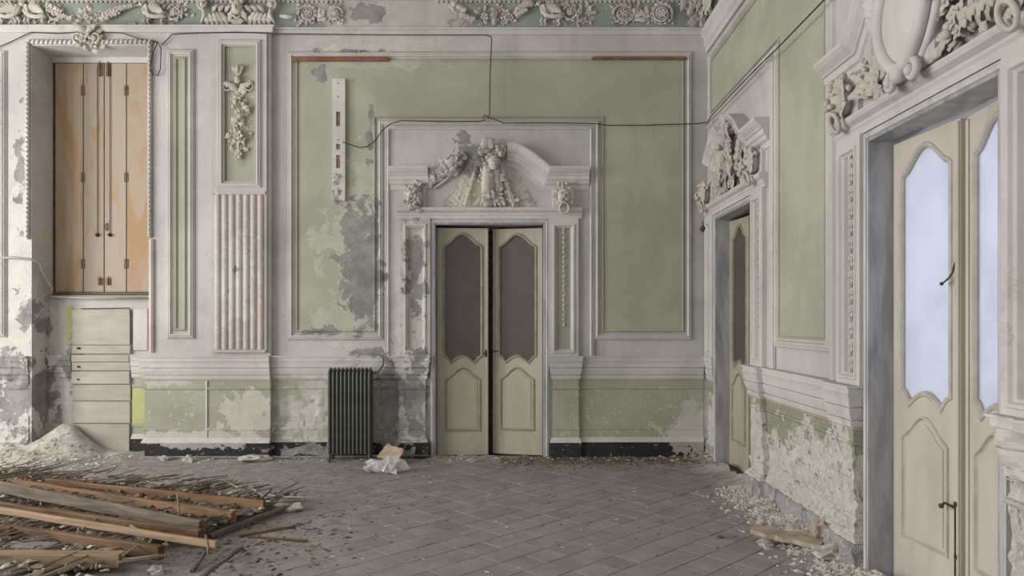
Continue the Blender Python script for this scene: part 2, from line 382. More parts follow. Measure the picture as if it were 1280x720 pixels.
m, g, b = newmat('thin_clear_plastic'); b.inputs['Base Color'].default_value = (.66, .67, .67, 1); b.inputs['Roughness'].default_value = .25; b.inputs['Alpha'].default_value = .42; M['plastic'] = m

# ================================================================== the setting
DC = bx(612)                          # centre of the back door
DH, DT = .61, 2.55                    # half width and height of each door opening in the wall
Y_BIG, Y_SMALL = 3.73, 7.10           # centres of the two doors in the right wall
NX0, NX1, NZ1 = -5.27, bx(192), bz(60)   # window niche
ZX = bx(341)                          # edge of the projecting left bay

floor = MB(); floor.box((XL-.3, YF-.3, -.12), (XR+1.3, D+.6, -.006)); floor = tag(floor.build('floor', M['slab']), kind='structure')
mb = MB(); mb.box((XL-.3, YF-.3, ZC), (XR+.35, D+.55, ZC+.15)); tag(mb.build('ceiling', M['ceil']), kind='structure')
# back wall, with the door opening and the tall niche cut out
mb = MB()
mb.plate([(XL, 0), (NX0, 0), (NX0, NZ1), (NX1, NZ1), (NX1, 0), (DC-DH, 0), (DC-DH, DT), (DC+DH, DT), (DC+DH, 0), (XR+.3, 0), (XR+.3, ZC), (XL, ZC)], [], -.5, 0)
wall_back = tag(mb.build('wall_back', M['white'], fr=FB), kind='structure')
mb = MB()
mb.plate([(-D, 0), (-Y_SMALL-DH, 0), (-Y_SMALL-DH, DT), (-Y_SMALL+DH, DT), (-Y_SMALL+DH, 0), (-Y_BIG-DH, 0), (-Y_BIG-DH, DT), (-Y_BIG+DH, DT), (-Y_BIG+DH, 0), (-YF, 0), (-YF, ZC), (-D, ZC)], [], -.3, 0)
wall_right = tag(mb.build('wall_right', M['white'], fr=FR), kind='structure')
def holed(a0, a1, wins): return rect(a0, 0, a1, ZC), [rect(c-w_/2, .9, c+w_/2, 3.9) for c, w_ in wins]
mb = MB(); o_, h_ = holed(YF, D, WINL); mb.plate(o_, h_, 0, .3)
tag(mb.build('wall_left', M['white'], fr=lambda p: (XL-p[2], p[0], p[1])), kind='structure')
mb = MB(); o_, h_ = holed(XL, XR, WINF); mb.plate(o_, h_, 0, .3)
tag(mb.build('wall_front', M['white'], fr=lambda p: (p[0], YF-p[2], p[1])), kind='structure')

# ---- floor tiles, laid diagonally, 20 cm
T = .203; c45 = math.sqrt(.5)
def tilemb(cx, cy, mb, z=0):
    h = T/2-.0035; vs_ = []
    for zz, k in ((-.012, h), (z-.0008, h), (z, h-.0012)):
        for a, b_ in ((-k, -k), (k, -k), (k, k), (-k, k)): vs_.append((cx+(a-b_)*c45, cy+(a+b_)*c45, zz))
    mb.add(vs_, [(0,1,5,4),(1,2,6,5),(2,3,7,6),(3,0,4,7),(4,5,9,8),(5,6,10,9),(6,7,11,10),(7,4,8,11),(8,9,10,11)])
cells = []
for i in range(-80, 81):
    for j in range(-80, 81):
        x = .60+(i-j)*T*c45; y = 4.595+(i+j)*T*c45
        if XL+.1 < x < XR-.06 and YF+.1 < y < D-.04: cells.append((x, y))
vis = sorted([c for c in cells if c[1] > 4.25 and c[0] > -c[1]*.70-.1 and not (c[0] < -2.0+.3*(c[1]-5.2) and c[1] < 6.3)], key=lambda c: c[1])[:300]
vset = set(vis)
tm = MB(); tilemb(0, 0, tm); t0 = tm.build('floor_tile', M['tile'], floor)
for k, (x, y) in enumerate(vis):
    o = t0 if k == 0 else t0.copy()
    if k: C.objects.link(o); o.parent = floor
    o.location = (x, y, random.uniform(-.0012, .0012)); o.rotation_euler = (random.uniform(-.004, .004), random.uniform(-.004, .004), 0)
tm = MB()
for x, y in cells:
    if (x, y) not in vset: tilemb(x, y, tm, random.uniform(-.001, .001))
tag(tm.build('tile_field', M['tile'], floor), kind='stuff')

# ---- dust and fallen plaster lying over the floor: one height field
def fbm(x, y, s, o=0): return noise.fractal(Vector((x*s+o, y*s-o, o)), 1.0, 2.0, 5)
def dust_h(x, y):
    h = -.010+.006*fbm(x, y, 1.1, 3)+.004*fbm(x, y, 6, 1)
    h += .012*max(0, min(1, (-x-.2)/2.0))                                 # thicker to the left
    e = max(0, 1-(XR-x)/.55); h += e*e*(.075+.05*fbm(x, y, 4, 9)) if y > 3.9 else e*e*.05
    e = max(0, 1-(D-y)/.35); h += e*(.03+.02*fbm(x, y, 5, 2))
    dx, dy = (x+4.98)/.42, (y-8.22)/.38; q = math.sqrt(dx*dx+dy*dy); h += .27*max(0, 1-q)*(1+.1*fbm(x, y, 5))
    dx, dy = (x+5.45)/1.0, (y-7.9)/.55; h += .12*max(0, 1-(dx*dx+dy*dy))*(1+.4*fbm(x, y, 4))
    return h+.003*fbm(x, y, 18, 5)
tag_pts = []
mb = MB(); st = .045; nx = int((XR-.005+6.6)/st); ny = int((8.36-3.6)/st)
grid = {}
for j in range(ny+1):
    for i in range(nx+1):
        x = -6.6+i*(XR-.005+6.6)/nx; y = 3.6+j*(8.36-3.6)/ny
        grid[i, j] = len(mb.v); mb.v.append((x, y, dust_h(x, y)))
for j in range(ny):
    for i in range(nx):
        q = [grid[i, j], grid[i+1, j], grid[i+1, j+1], grid[i, j+1]]
        c = mb.v[q[0]]
        if c[1] > D-.03 and not (NX0+.01 < c[0] < NX1): continue
        if max(mb.v[k][2] for k in q) < -.003: continue
        mb.f.append(q)
tag(mb.build('dust_layer', M['dust'], floor, smooth=True), kind='stuff')

# ---- raised left bay of the back wall (everything left of the dark vertical joint)
W1 = .07
mb = MB(); mb.plate([(XL, 0), (NX0, 0), (NX0, NZ1), (NX1, NZ1), (NX1, 0), (ZX, 0), (ZX, bz(38)), (XL, bz(38))], [], .0, W1)
mb.build('projecting_bay', M['white'], wall_back, FB)

# moulding profiles
P_PANEL = [(-.012, 0), (-.012, .012), (-.006, .014), (-.006, .001), (0, .001), (0, .020), (.008, .026), (.016, .020), (.022, .030), (.032, .034), (.042, .024), (.048, .012), (.048, .001), (.054, .001), (.054, .012), (.062, .012), (.062, 0)]
P_THIN = [(-.009, 0), (-.009, .008), (-.005, .009), (-.005, .001), (0, .001), (0, .012), (.006, .016), (.014, .012), (.014, 0)]
def frame_mould(name, path, parent, fr, prof=P_PANEL, w0=0, mat='white_fine', closed=True):
    mb = MB(); sweep(mb, path, prof, closed, w0); return mb.build(name, M[mat], parent, fr)
def field_plate(name, path, parent, fr, w0=0, th=.006, mat='green'):
    mb = MB(); mb.plate(path, [], w0, w0+th); return mb.build(name, M[mat], parent, fr)

# big U-shaped green panel round the back door, counter-clockwise
U = [(bx(361), bz(424)), (bx(479), bz(424)), (bx(479), bz(157)), (bx(743), bz(157)), (bx(743), bz(424)), (bx(864), bz(424)), (bx(864), bz(66)), (bx(361), bz(66))]
field_plate('green_panel', U, wall_back, FB)
frame_mould('panel_moulding', U, wall_back, FB)
def inset(path, d):
    nn = miter(path, True); return [(p[0]+q.x*d, p[1]+q.y*d) for p, q in zip(path, nn)]
frame_mould('inner_bead', inset(U, .085), wall_back, FB, P_THIN, .006, 'green')
# left panels
A = rect(bx(-60), bz(420), bx(13), bz(68)); field_plate('green_panel', A, wall_back, FB, W1); frame_mould('panel_moulding', A, wall_back, FB, w0=W1)
A = rect(bx(214), bz(422), bx(246), bz(66)); frame_mould('panel_moulding', A, wall_back, FB, w0=W1)
field_plate('green_panel', inset(A, .03), wall_back, FB, W1, .010); frame_mould('inner_bead', inset(A, .085), wall_back, FB, P_THIN, W1+.01, 'green')
# pilaster left: upper panel with a bouquet, lower fluting
PW = W1+.03
mb = MB(); mb.plate(rect(bx(268), bz(440), bx(337), bz(46)), [rect(bx(281), bz(233), bx(327), bz(58))], W1, PW)
pil = mb.build('pilaster', M['white'], wall_back, FB)
A = rect(bx(278), bz(236), bx(330), bz(55)); frame_mould('panel_moulding', A, pil, FB, w0=PW-.006)
A = rect(bx(281), bz(233), bx(327), bz(58)); field_plate('green_panel', A, pil, FB, W1, .008)
mb = MB()                                                # fluting: reeds with grooves between
for k in range(7):
    u = bx(277)+k*(bx(330)-bx(277))/6
    z0, z1 = bz(436), bz(247)
    mb.tube([(u, z0, PW-.018), (u, z1, PW-.018), (u, z1+.03, PW-.03)], [.0385, .0385, .03], 14)
mb.build('fluting', M['pinkish'], pil, FB, smooth=True, angle=.9)
mb = MB(); mb.box((bx(270), bz(245), PW), (bx(336), bz(241), PW+.02)); mb.box((bx(270), bz(440), PW), (bx(336), bz(437), PW+.02)); mb.build('fluting_band', M['pinkish'], pil, FB)
# bouquet drop
mb = MB(); cu = bx(302)
for s in (-1, 1):
    spiral(mb, (cu+s*.11, bz(112)), .06, 1.4, PI/2, -s, .009, PW)
    leaf(mb, (cu, bz(120), W1+.02), PI/2+s*.5, .2, .035, .03, s*1.2)
    leaf(mb, (cu, bz(98), W1+.02), PI/2+s*.25, .12, .03, .03, s*.8)
mb.blob((cu, bz(90), W1+.04), (.03, .05, .03)); mb.blob((cu, bz(104), W1+.04), (.04, .05, .03))
cluster(mb, (cu, bz(140)), .15, .20, 34, .042, .12, 'ffbl'); cluster(mb, (cu+.01, bz(172)), .12, .17, 26, .042, .12, 'ffbl'); cluster(mb, (cu, bz(192)), .06, .13, 10, .036, .11, 'fl')
mb.tube([(cu+.01, bz(165), W1+.05), (cu+.01, bz(211), W1+.03)], [.008, .004])
mb.build('bouquet_relief', M['stucco'], pil, FB, smooth=True)

# ---- dado of the back wall (cap, green field, base) swept round its breaks
def dado_disp(fr, amt):
    def f(p):
        x, y, z = fr(p); best = -9
        for c, r, s in PEEL+BARE:
            best = max(best, s-math.sqrt(sum(((a-b_)/q)**2 for a, b_, q in zip((x, y, z), c, r))))
        k = max(0, min(1, best*1.5))
        n = noise.fractal(Vector((x*9, y*9, z*9)), .8, 2.1, 5)*.8
        return (p[0], p[1], p[2]+amt*k*n-amt*.5*k)
    return f
Z = dict(cap=bz(446), c2=bz(450), c3=bz(460), c4=bz(468), c5=bz(475), g1=bz(483), g2=bz(487), g3=bz(533), g4=bz(537), g5=bz(546), b1=bz(552))
def dado(parent, fr, path, worn=0, green='green_dado', plinth='black', cap='white_fine', name='dado', step=None):
    step = step or (.022 if worn else None); dp = dado_disp(fr, worn) if worn else None
    def dens(prof):
        if not worn: return prof
        out = []
        for a, b_ in zip(prof, prof[1:]):
            L = math.hypot(a[0]-b_[0], a[1]-b_[1]); n = max(1, int(L/.022)); out += [(a[0]+(b_[0]-a[0])*i/n, a[1]+(b_[1]-a[1])*i/n) for i in range(n)]
        return out+[prof[-1]]
    mb = MB(); plan(mb, path, dens([(0, Z['cap']+.012), (.072, Z['cap']+.012), (.074, Z['cap']), (.060, Z['cap']-.002), (.060, Z['c2']), (.067, Z['c2']-.004), (.056, Z['c2']-.03), (.052, Z['c3']+.012), (.036, Z['c3']+.010), (.036, Z['c3']+.003), (.050, Z['c3']+.001), (.048, Z['c3']-.02), (.036, Z['c4']+.004), (.022, Z['c4']+.002), (.022, Z['c4']-.005), (.036, Z['c4']-.007), (.032, Z['c4']-.03), (.03, Z['c5']+.018), (.014, Z['c5']+.016), (.014, Z['c5']+.009), (.024, Z['c5']+.007), (.02, Z['c5']), (0, Z['c5'])]), step, dp)
    SM = dict(smooth=True, angle=.32) if worn else {}
    c = mb.build(name+'_cap', M[cap], parent, fr, **SM)
    mb = MB(); plan(mb, path, dens([(0, Z['c5']), (.012, Z['c5']), (.012, Z['g1']), (.022, Z['g1']-.004), (.024, Z['g1']-.018), (.012, Z['g2']), (.012, Z['g3']), (.022, Z['g3']-.006), (.022, Z['g4']+.008), (.016, Z['g4']-.003), (.016, Z['g5']), (0, Z['g5'])]), step, dp)
    mb.build(name+'_field', M[green], parent, fr, **SM)
    mb = MB(); plan(mb, path, dens([(0, Z['g5']), (.020, Z['g5']), (.03, Z['g5']-.012), (.03, Z['g5']-.022), (.042, Z['g5']-.034), (.044, Z['b1']), (0, Z['b1'])]), step, dp)
    mb.build(name+'_base', M[cap if not worn else green], parent, fr, **SM)
    return step, dp
def plinth(name, fr, path, mat, worn=0):
    mb = MB(); step = .025 if worn else None
    prof = [(0, Z['b1']), (.038, Z['b1']), (.042, Z['b1']-.008), (.042, 0), (0, 0)]
    if worn: prof = [(0, Z['b1']), (.05, Z['b1']-.003), (.065, Z['b1']-.015)]+[(.06, Z['b1']*(1-k/8)-.02*(1-k/8)) for k in range(1, 8)]+[(.06, -.005), (0, -.005)]
    plan(mb, path, prof, step, dado_disp(fr, worn) if worn else None)
    return mb.build(name, M[mat], None, fr)
pL = [(XL, W1), (NX0, W1)]
dado(wall_back, FB, [(XL, W1), (NX0-.03, W1)], worn=.03, green='white_fine')
dado(wall_back, FB, [(bx(187), W1-.02), (bx(187)+.001, W1), (ZX, W1)])
dado(wall_back, FB, [(ZX+.001, 0), (bx(499), 0), (bx(500), .04), (DC-.705, .04), (DC-.705, 0)], worn=.022)
dado(wall_back, FB, [(bx(612)+.70, 0), (bx(612)+.70, .04), (bx(722), .04), (bx(723), 0), (XR-.06, 0)])
b1 = plinth('baseboard_back', FB, [(bx(187), W1), (ZX, W1)], 'black'); tag(b1, kind='structure')
for path, mt, wn in (([(ZX+.001, 0), (bx(499), 0), (bx(500), .04), (DC-.705, .04), (DC-.705, 0)], 'black', .02), ([(bx(612)+.70, 0), (bx(612)+.70, .04), (bx(722), .04), (bx(723), 0), (XR-.06, 0)], 'black', 0)):
    q = plinth('baseboard_back', FB, path, mt, wn); q.name = 'plinth'; q.parent = wall_back
# vertical joint strips between pedestals
mb = MB(); mb.box((bx(261), Z['b1'], W1+.012), (bx(263.5), Z['c5'], W1+.024)); mb.build('dado_joint', M['white_fine'], wall_back, FB)

# ---- frame band and frieze at the top of the back wall
mb = MB(); prof = [(0, bz(44)), (.02, bz(44)), (.03, bz(42)), (.03, bz(39)), (.05, bz(38)), (.055, bz(36.5)), (0, bz(36))]
plan(mb, [(XL, W1), (ZX, W1), (ZX+.001, 0), (XR-.01, 0)], prof); mb.build('frieze_moulding', M['white_fine'], wall_back, FB)
fz0, fz1 = bz(36), bz(3)
mb = MB(); mb.box((XL, fz0, 0), (XR-.01, fz1+.02, .03)); frieze = mb.build('frieze', M['teal'], wall_back, FB)
mb = MB(); plan(mb, [(XL, 0), (XR-.02, 0)], [(0, bz(3)), (.06, bz(3)), (.07, bz(1)), (.09, bz(0)), (.10, bz(-4)), (.14, bz(-8)), (.2, bz(-22)), (.32, bz(-50)), (0, bz(-60))]); mb.build('cornice', M['white_fine'], wall_back, FB)
mb = MB(); u = XL+.1
while u < XR-.1:
    if not (bx(428) < u < bx(545)): mb.bbox((u, bz(5.5), .03), (u+.030, bz(2.6), .05), .005)
    u += .052
tag(mb.build('dentil_row', M['stucco'], wall_back, FB), kind='stuff')
# relief of the frieze
FWz = .04
def fr_part(name, fn):
    mb = MB(); fn(mb); return mb.build(name, M['stucco'], frieze, FB, smooth=True)
zc = (fz0+fz1)/2
def swag(mb, p0, p1, drop, r=.03, n=14):
    a = Vector((bx(p0[0]), bz(p0[1]))); b_ = Vector((bx(p1[0]), bz(p1[1])))
    pts = []; r *= .7
    for i in range(n+1):
        t = i/n; p = a.lerp(b_, t); pts.append((p.x, p.y-drop*math.sin(PI*t)**.9, FWz+.02))
    mb.tube(pts, [r*(.5+.6*math.sin(PI*i/n)) for i in range(n+1)], 8)
    for i, q in enumerate(pts[1:-1]):
        for s in (-1, 1):
            leaf(mb, (q[0], q[1]+s*r*.6, q[2]+r*.4), (0 if i < n/2 else PI)+s*random.uniform(.3, .9), r*2.6, r*.7, r*.9, s*1.2, 5, 2)
        if i % 2: mb.blob((q[0], q[1], q[2]+r*.8), r*.55, 1, .2)
def filler(mb, cx, n, hw):
    for k in range(n):
        q = random.choice((-1, 1)); leaf(mb, (bx(cx)+random.uniform(-hw, hw), zc+q*random.uniform(.07, .12), FWz-.01), random.uniform(0, 2*PI), random.uniform(.04, .08), .014, .022, random.uniform(-2, 2), 5, 2)
def griffin(mb, cx, s=1):                                # scrolled winged beast
    u = bx(cx)
    mb.tube([(u-s*.13, zc+.085, FWz+.02), (u-s*.115, zc+.05, FWz+.03), (u-s*.11, zc+.01, FWz+.035), (u-s*.05, zc-.035, FWz+.04), (u+s*.02, zc-.045, FWz+.04), (u+s*.08, zc-.03, FWz+.04), (u+s*.12, zc-.05, FWz+.03)], [.014, .016, .022, .028, .022, .028, .016], 8)
    mb.blob((u-s*.15, zc+.095, FWz+.03), (.032, .024, .026)); mb.blob((u-s*.185, zc+.083, FWz+.03), (.018, .012, .014)); mb.blob((u-s*.13, zc+.12, FWz+.03), (.012, .016, .01))
    for k in range(7): leaf(mb, (u-s*.12+s*k*.005, zc+.07-.018*k, FWz+.04), (PI if s < 0 else 0)+s*(.4-.1*k), .05, .012, .02, -s, 4, 1)
    for k in range(8): leaf(mb, (u-s*.07+s*k*.012, zc+.0, FWz+.03), PI/2-s*(.1+k*.17), .15-.008*k, .013, .03, -s*.9, 6, 0)
    for x_, l_ in ((-.10, .10), (-.06, .09), (.09, .09)):
        mb.tube([(u+s*x_, zc-.05, FWz+.03), (u+s*(x_-.025), zc-.09, FWz+.03), (u+s*(x_-.005), zc-.125, FWz+.02), (u+s*(x_-.035), zc-.13, FWz+.02)], [.022, .014, .010, .008], 6)
    spiral(mb, (u+s*.20, zc+.01), .085, 1.5, PI if s > 0 else 0, s, .014, FWz+.01)
    for k in range(8):
        a = k*2*PI/8; leaf(mb, (u+s*.20+math.cos(a)*.07, zc+.01+math.sin(a)*.07, FWz), a+s*.8, .055, .013, .02, s*1.6, 5, 1)
    flower(mb, (u+s*.20, zc+.01), .035, 6, FWz+.02); filler(mb, cx, 26, .27)
    cluster(mb, (u, zc+.02), .18, .06, 14, .025, .07, 'l')
def scrollwork(mb, cx, s=1, r=.1):
    u = bx(cx)
    spiral(mb, (u, zc-.005), r, 1.9, PI if s > 0 else 0, -s, .017, FWz+.01, tail=None)
    for k in range(13):
        a = k*2*PI/13; leaf(mb, (u+math.cos(a)*r*.80, zc+math.sin(a)*r*.80, FWz), a+s*.9, r*.52, r*.14, .03, s*1.6, 5, 1)
        leaf(mb, (u+math.cos(a)*r*.45, zc+math.sin(a)*r*.45, FWz+.01), a+s*1.2, r*.4, r*.10, .03, s*1.6, 5, 1)
    flower(mb, (u, zc-.005), r*.40, 6, FWz+.03)
    for q in (-.5, .2, .8): leaf(mb, (u+s*r, zc-.05, FWz), (q if s > 0 else PI-q), r*1.3, r*.2, .04, s*1.1, 7, 2)
    filler(mb, cx, 10, r*1.5)
fr_part('griffin_scroll', lambda mb: (griffin(mb, 16, -1), spiral(mb, (bx(8), zc), .08, 1.3, 0, 1, .013, FWz)))
fr_part('griffin_scroll', lambda mb: griffin(mb, 50, 1))
fr_part('garland', lambda mb: (swag(mb, (60, 10), (98, 27), .02, .03), cluster(mb, (bx(112), zc-.03), .13, .075, 26, .032, .05, 'fbl'), swag(mb, (128, 27), (175, 10), -.02, .03)))
fr_part('griffin_scroll', lambda mb: griffin(mb, 198, 1))
fr_part('garland', lambda mb: (cluster(mb, (bx(228), zc), .12, .09, 20, .03, .05, 'fbl'), spiral(mb, (bx(185), zc+.03), .06, 1.3, 0, 1, .012, FWz)))
def mask_console(mb):
    u = bx(300)
    for s in (-1, 1):
        uu = u+s*.37
        spiral(mb, (uu, bz(9)), .055, 1.7, -PI/2, s, .018, FWz+.04)
        mb.tube([(uu+s*.0, bz(14), FWz+.05), (uu-s*.02, bz(22), FWz+.04), (uu+s*.03, bz(32), FWz+.02)], [.02, .026, .012], 8)
        for k in range(5): leaf(mb, (u+s*(.12+.055*k), bz(34), FWz), PI/2-s*.15+s*.1*k, .17-.012*k, .028, .04, -s*.9)
        for k in range(3): leaf(mb, (u+s*(.14+.07*k), bz(18), FWz+.01), PI/2+s*.4, .1, .024, .03, s*1.1)
        leaf(mb, (u+s*.09, bz(30), FWz+.02), PI/2+s*.1, .16, .03, .03, s*.9)
    mb.blob((u, bz(13), FWz+.04), (.062, .085, .05), 2, .05); mb.blob((u, bz(14), FWz+.095), (.012, .024, .016)); 
    for s in (-1, 1): mb.blob((u+s*.024, bz(11), FWz+.08), (.014, .008, .012)); mb.blob((u+s*.055, bz(6), FWz+.05), (.03, .035, .03))
    mb.blob((u, bz(17.5), FWz+.085), (.018, .007, .01)); mb.blob((u, bz(3.5), FWz+.05), (.06, .025, .04))
    mb.tube([(u-.07, bz(20), FWz+.03), (u, bz(27), FWz+.05), (u+.07, bz(20), FWz+.03)], .014, 6)
    for k in range(6): leaf(mb, (u, bz(26), FWz+.03), -PI/2+(k-2.5)*.35, .09, .018, .02, (k-2.5)*.2)
fr_part('mask_console', mask_console)
fr_part('scroll', lambda mb: (scrollwork(mb, 386, 1, .10), mb.tube([(bx(352), bz(22), FWz), (bx(362), bz(24), FWz+.02), (bx(374), bz(23), FWz)], [.02, .026, .014])))
fr_part('scroll', lambda mb: scrollwork(mb, 420, -1, .085))
fr_part('garland', lambda mb: (swag(mb, (562, 10), (598, 30), .015, .036), cluster(mb, (bx(603), zc-.03), .07, .08, 16, .035, .06, 'fbl'), cluster(mb, (bx(628), zc-.02), .13, .09, 26, .036, .06, 'fbl'), swag(mb, (642, 20), (668, 8), -.02, .036)))
fr_part('griffin_scroll', lambda mb: griffin(mb, 690, 1))
fr_part('garland', lambda mb: cluster(mb, (bx(728), zc), .13, .09, 28, .032, .05, 'fbl'))
fr_part('scroll', lambda mb: (scrollwork(mb, 778, 1, .11), cluster(mb, (bx(792), zc-.02), .08, .05, 10, .03, .06, 'bl')))
fr_part('scroll', lambda mb: (scrollwork(mb, 826, -1, .12), leaf(mb, (bx(800), zc-.06, FWz), .6, .12, .02, .03, -1)))
def corner_orn(mb):
    for k in range(34):
        t = random.random(); u = bx(850)+t*.32; z = bz(-6)-random.random()*(.2+.16*t)
        leaf(mb, (u, z, FWz+.04+.06*random.random()), -PI/2+random.uniform(-.5, .3), random.uniform(.12, .22), .03, .05, random.uniform(-1, 1))
fr_part('corner_acanthus', corner_orn)

# ---- right wall panels
def yu(px): return -F*XR/(px-650)                        # pixel column -> u on the right wall frame
YS, YB = Y_SMALL, Y_BIG
ZT = 4.36
RP = [(-(YS-1.15), bz(424)), (-(YB+1.15), bz(424)), (-(YB+1.15), ZT), (-(D-.07), ZT), (-(D-.07), 3.63), (-(YS-1.15), 3.63)]
field_plate('green_panel', RP, wall_right, FR); frame_mould('panel_moulding', RP, wall_right, FR)
frame_mould('inner_bead', inset(RP, .085), wall_right, FR, P_THIN, .006, 'green')
A = rect(-(YB-1.15), bz(424), -(YB-2.6), ZT); field_plate('green_panel', A, wall_right, FR); frame_mould('panel_moulding', A, wall_right, FR)
mb = MB(); plan(mb, [(-D, 0), (-YF, 0)], [(0, 4.40), (.03, 4.40), (.03, 4.46), (.05, 4.48), (.05, 4.56), (.08, 4.60), (.08, 4.66), (0, 4.68)]); mb.build('cornice_band', M['white_fine'], wall_right, FR)
mb = MB(); mb.box((-D+.02, 4.68, 0), (-YF, 4.95, .03)); rf = mb.build('frieze', M['teal'], wall_right, FR)
mb = MB()
for k in range(26):
    t = random.random(); leaf(mb, (-D+.06+t*.5, 4.98-random.random()*.2, .07), -PI/2+random.uniform(-.6, .6), random.uniform(.1, .2), .03, .05, random.uniform(-1, 1))
mb.build('corner_acanthus', M['stucco'], rf, FR, smooth=True)
def rdado(path, worn, **k):
    dado(wall_right, FR, path, worn=worn, green='crumbled', cap='white_fine', **k)
    q = plinth('plinth', FR, path, 'plinth_worn', max(worn, .03)); q.parent = wall_right
e0, e1 = .632, .97
rdado([(-(D-.01), 0), (-(YS+.705), 0), (-(YS+.706), -.02)], .03)
rdado([(-(YS-.705), 0), (-(YS-.705), .06), (-(YS-e1), .06), (-(YS-e1)+.002, .015), (-(YB+e1)-.002, .015), (-(YB+e1), .06), (-(YB+.705), .06), (-(YB+.705), 0)], .034)
rdado([(-(YB-.705), 0), (-(YB-.705), .06), (-(YB-e1), .06), (-(YB-e1)+.002, .015), (-1.2, .015)], .045)

# ================================================================== door surrounds
def cornice_prof(h=.235, d=.15):
    return [(0, 0), (0, d), (.02, d), (.03, d-.008), (.045, d-.02), (.075, d-.055), (.085, d-.055), (.09, d-.07), (.13, d-.075), (.14, d-.09), (.17, d-.10), (.185, .025), (h, .02), (h, 0)]
def lion(mb, u, z, w_=.03, s=1):
    mb.blob((u, z, w_+.05), (.075*s, .095*s, .07*s), 2, .06)
    for k in range(22):
        a = 2*PI*k/22; leaf(mb, (u+math.cos(a)*.05*s, z+math.sin(a)*.065*s, w_+.05), a+random.uniform(-.3, .3), random.uniform(.05, .085)*s, .02*s, .03, random.choice((-1.3, 1.3)), 5, 1)
    for k in range(9): mb.blob((u+random.uniform(-.07, .07)*s, z+.09*s+random.uniform(-.01, .04), w_+.05+random.random()*.04), .024*s)
    for q in (-1, 1):
        mb.blob((u+q*.032*s, z+.028*s, w_+.108*s), (.022*s, .010*s, .016*s), 1, 0)      # brows
        mb.blob((u+q*.030*s, z+.010*s, w_+.105*s), (.011*s, .009*s, .010*s), 1, 0)      # eyes
        mb.blob((u+q*.024*s, z-.038*s, w_+.118*s), (.028*s, .02*s, .022*s), 1, .05)     # muzzle
        mb.blob((u+q*.085*s, z+.055*s, w_+.04), (.02*s, .025*s, .02*s), 1, .05)         # ears
    mb.blob((u, z-.010*s, w_+.128*s), (.018*s, .03*s, .02*s), 1, .05); mb.blob((u, z-.075*s, w_+.09*s), (.03*s, .018*s, .025*s), 1, .05)
    ring = [(u+math.sin(a)*.048*s, z-.125*s+math.cos(a)*.052*s, w_+.085*s-.02*math.cos(a+PI)) for a in [2*PI*k/16 for k in range(16)]]
    mb.tube(ring, .013*s, 6, closed=True)
def pendant(mb, u, z0, z1, w_=.03):
    z = z0; k = 0
    while z > z1:
        q = 1 if k % 2 else -1
        leaf(mb, (u-q*.012, z, w_), -PI/2+q*.5, .055, .012, .014, -q*.9, 4, 1); leaf(mb, (u+q*.006, z-.01, w_), -PI/2-q*.5, .035, .008, .01, q*.7, 4, 1)
        mb.blob((u+q*.01, z-.03, w_+.004), (.009, .014, .009)); z -= .052; k += 1
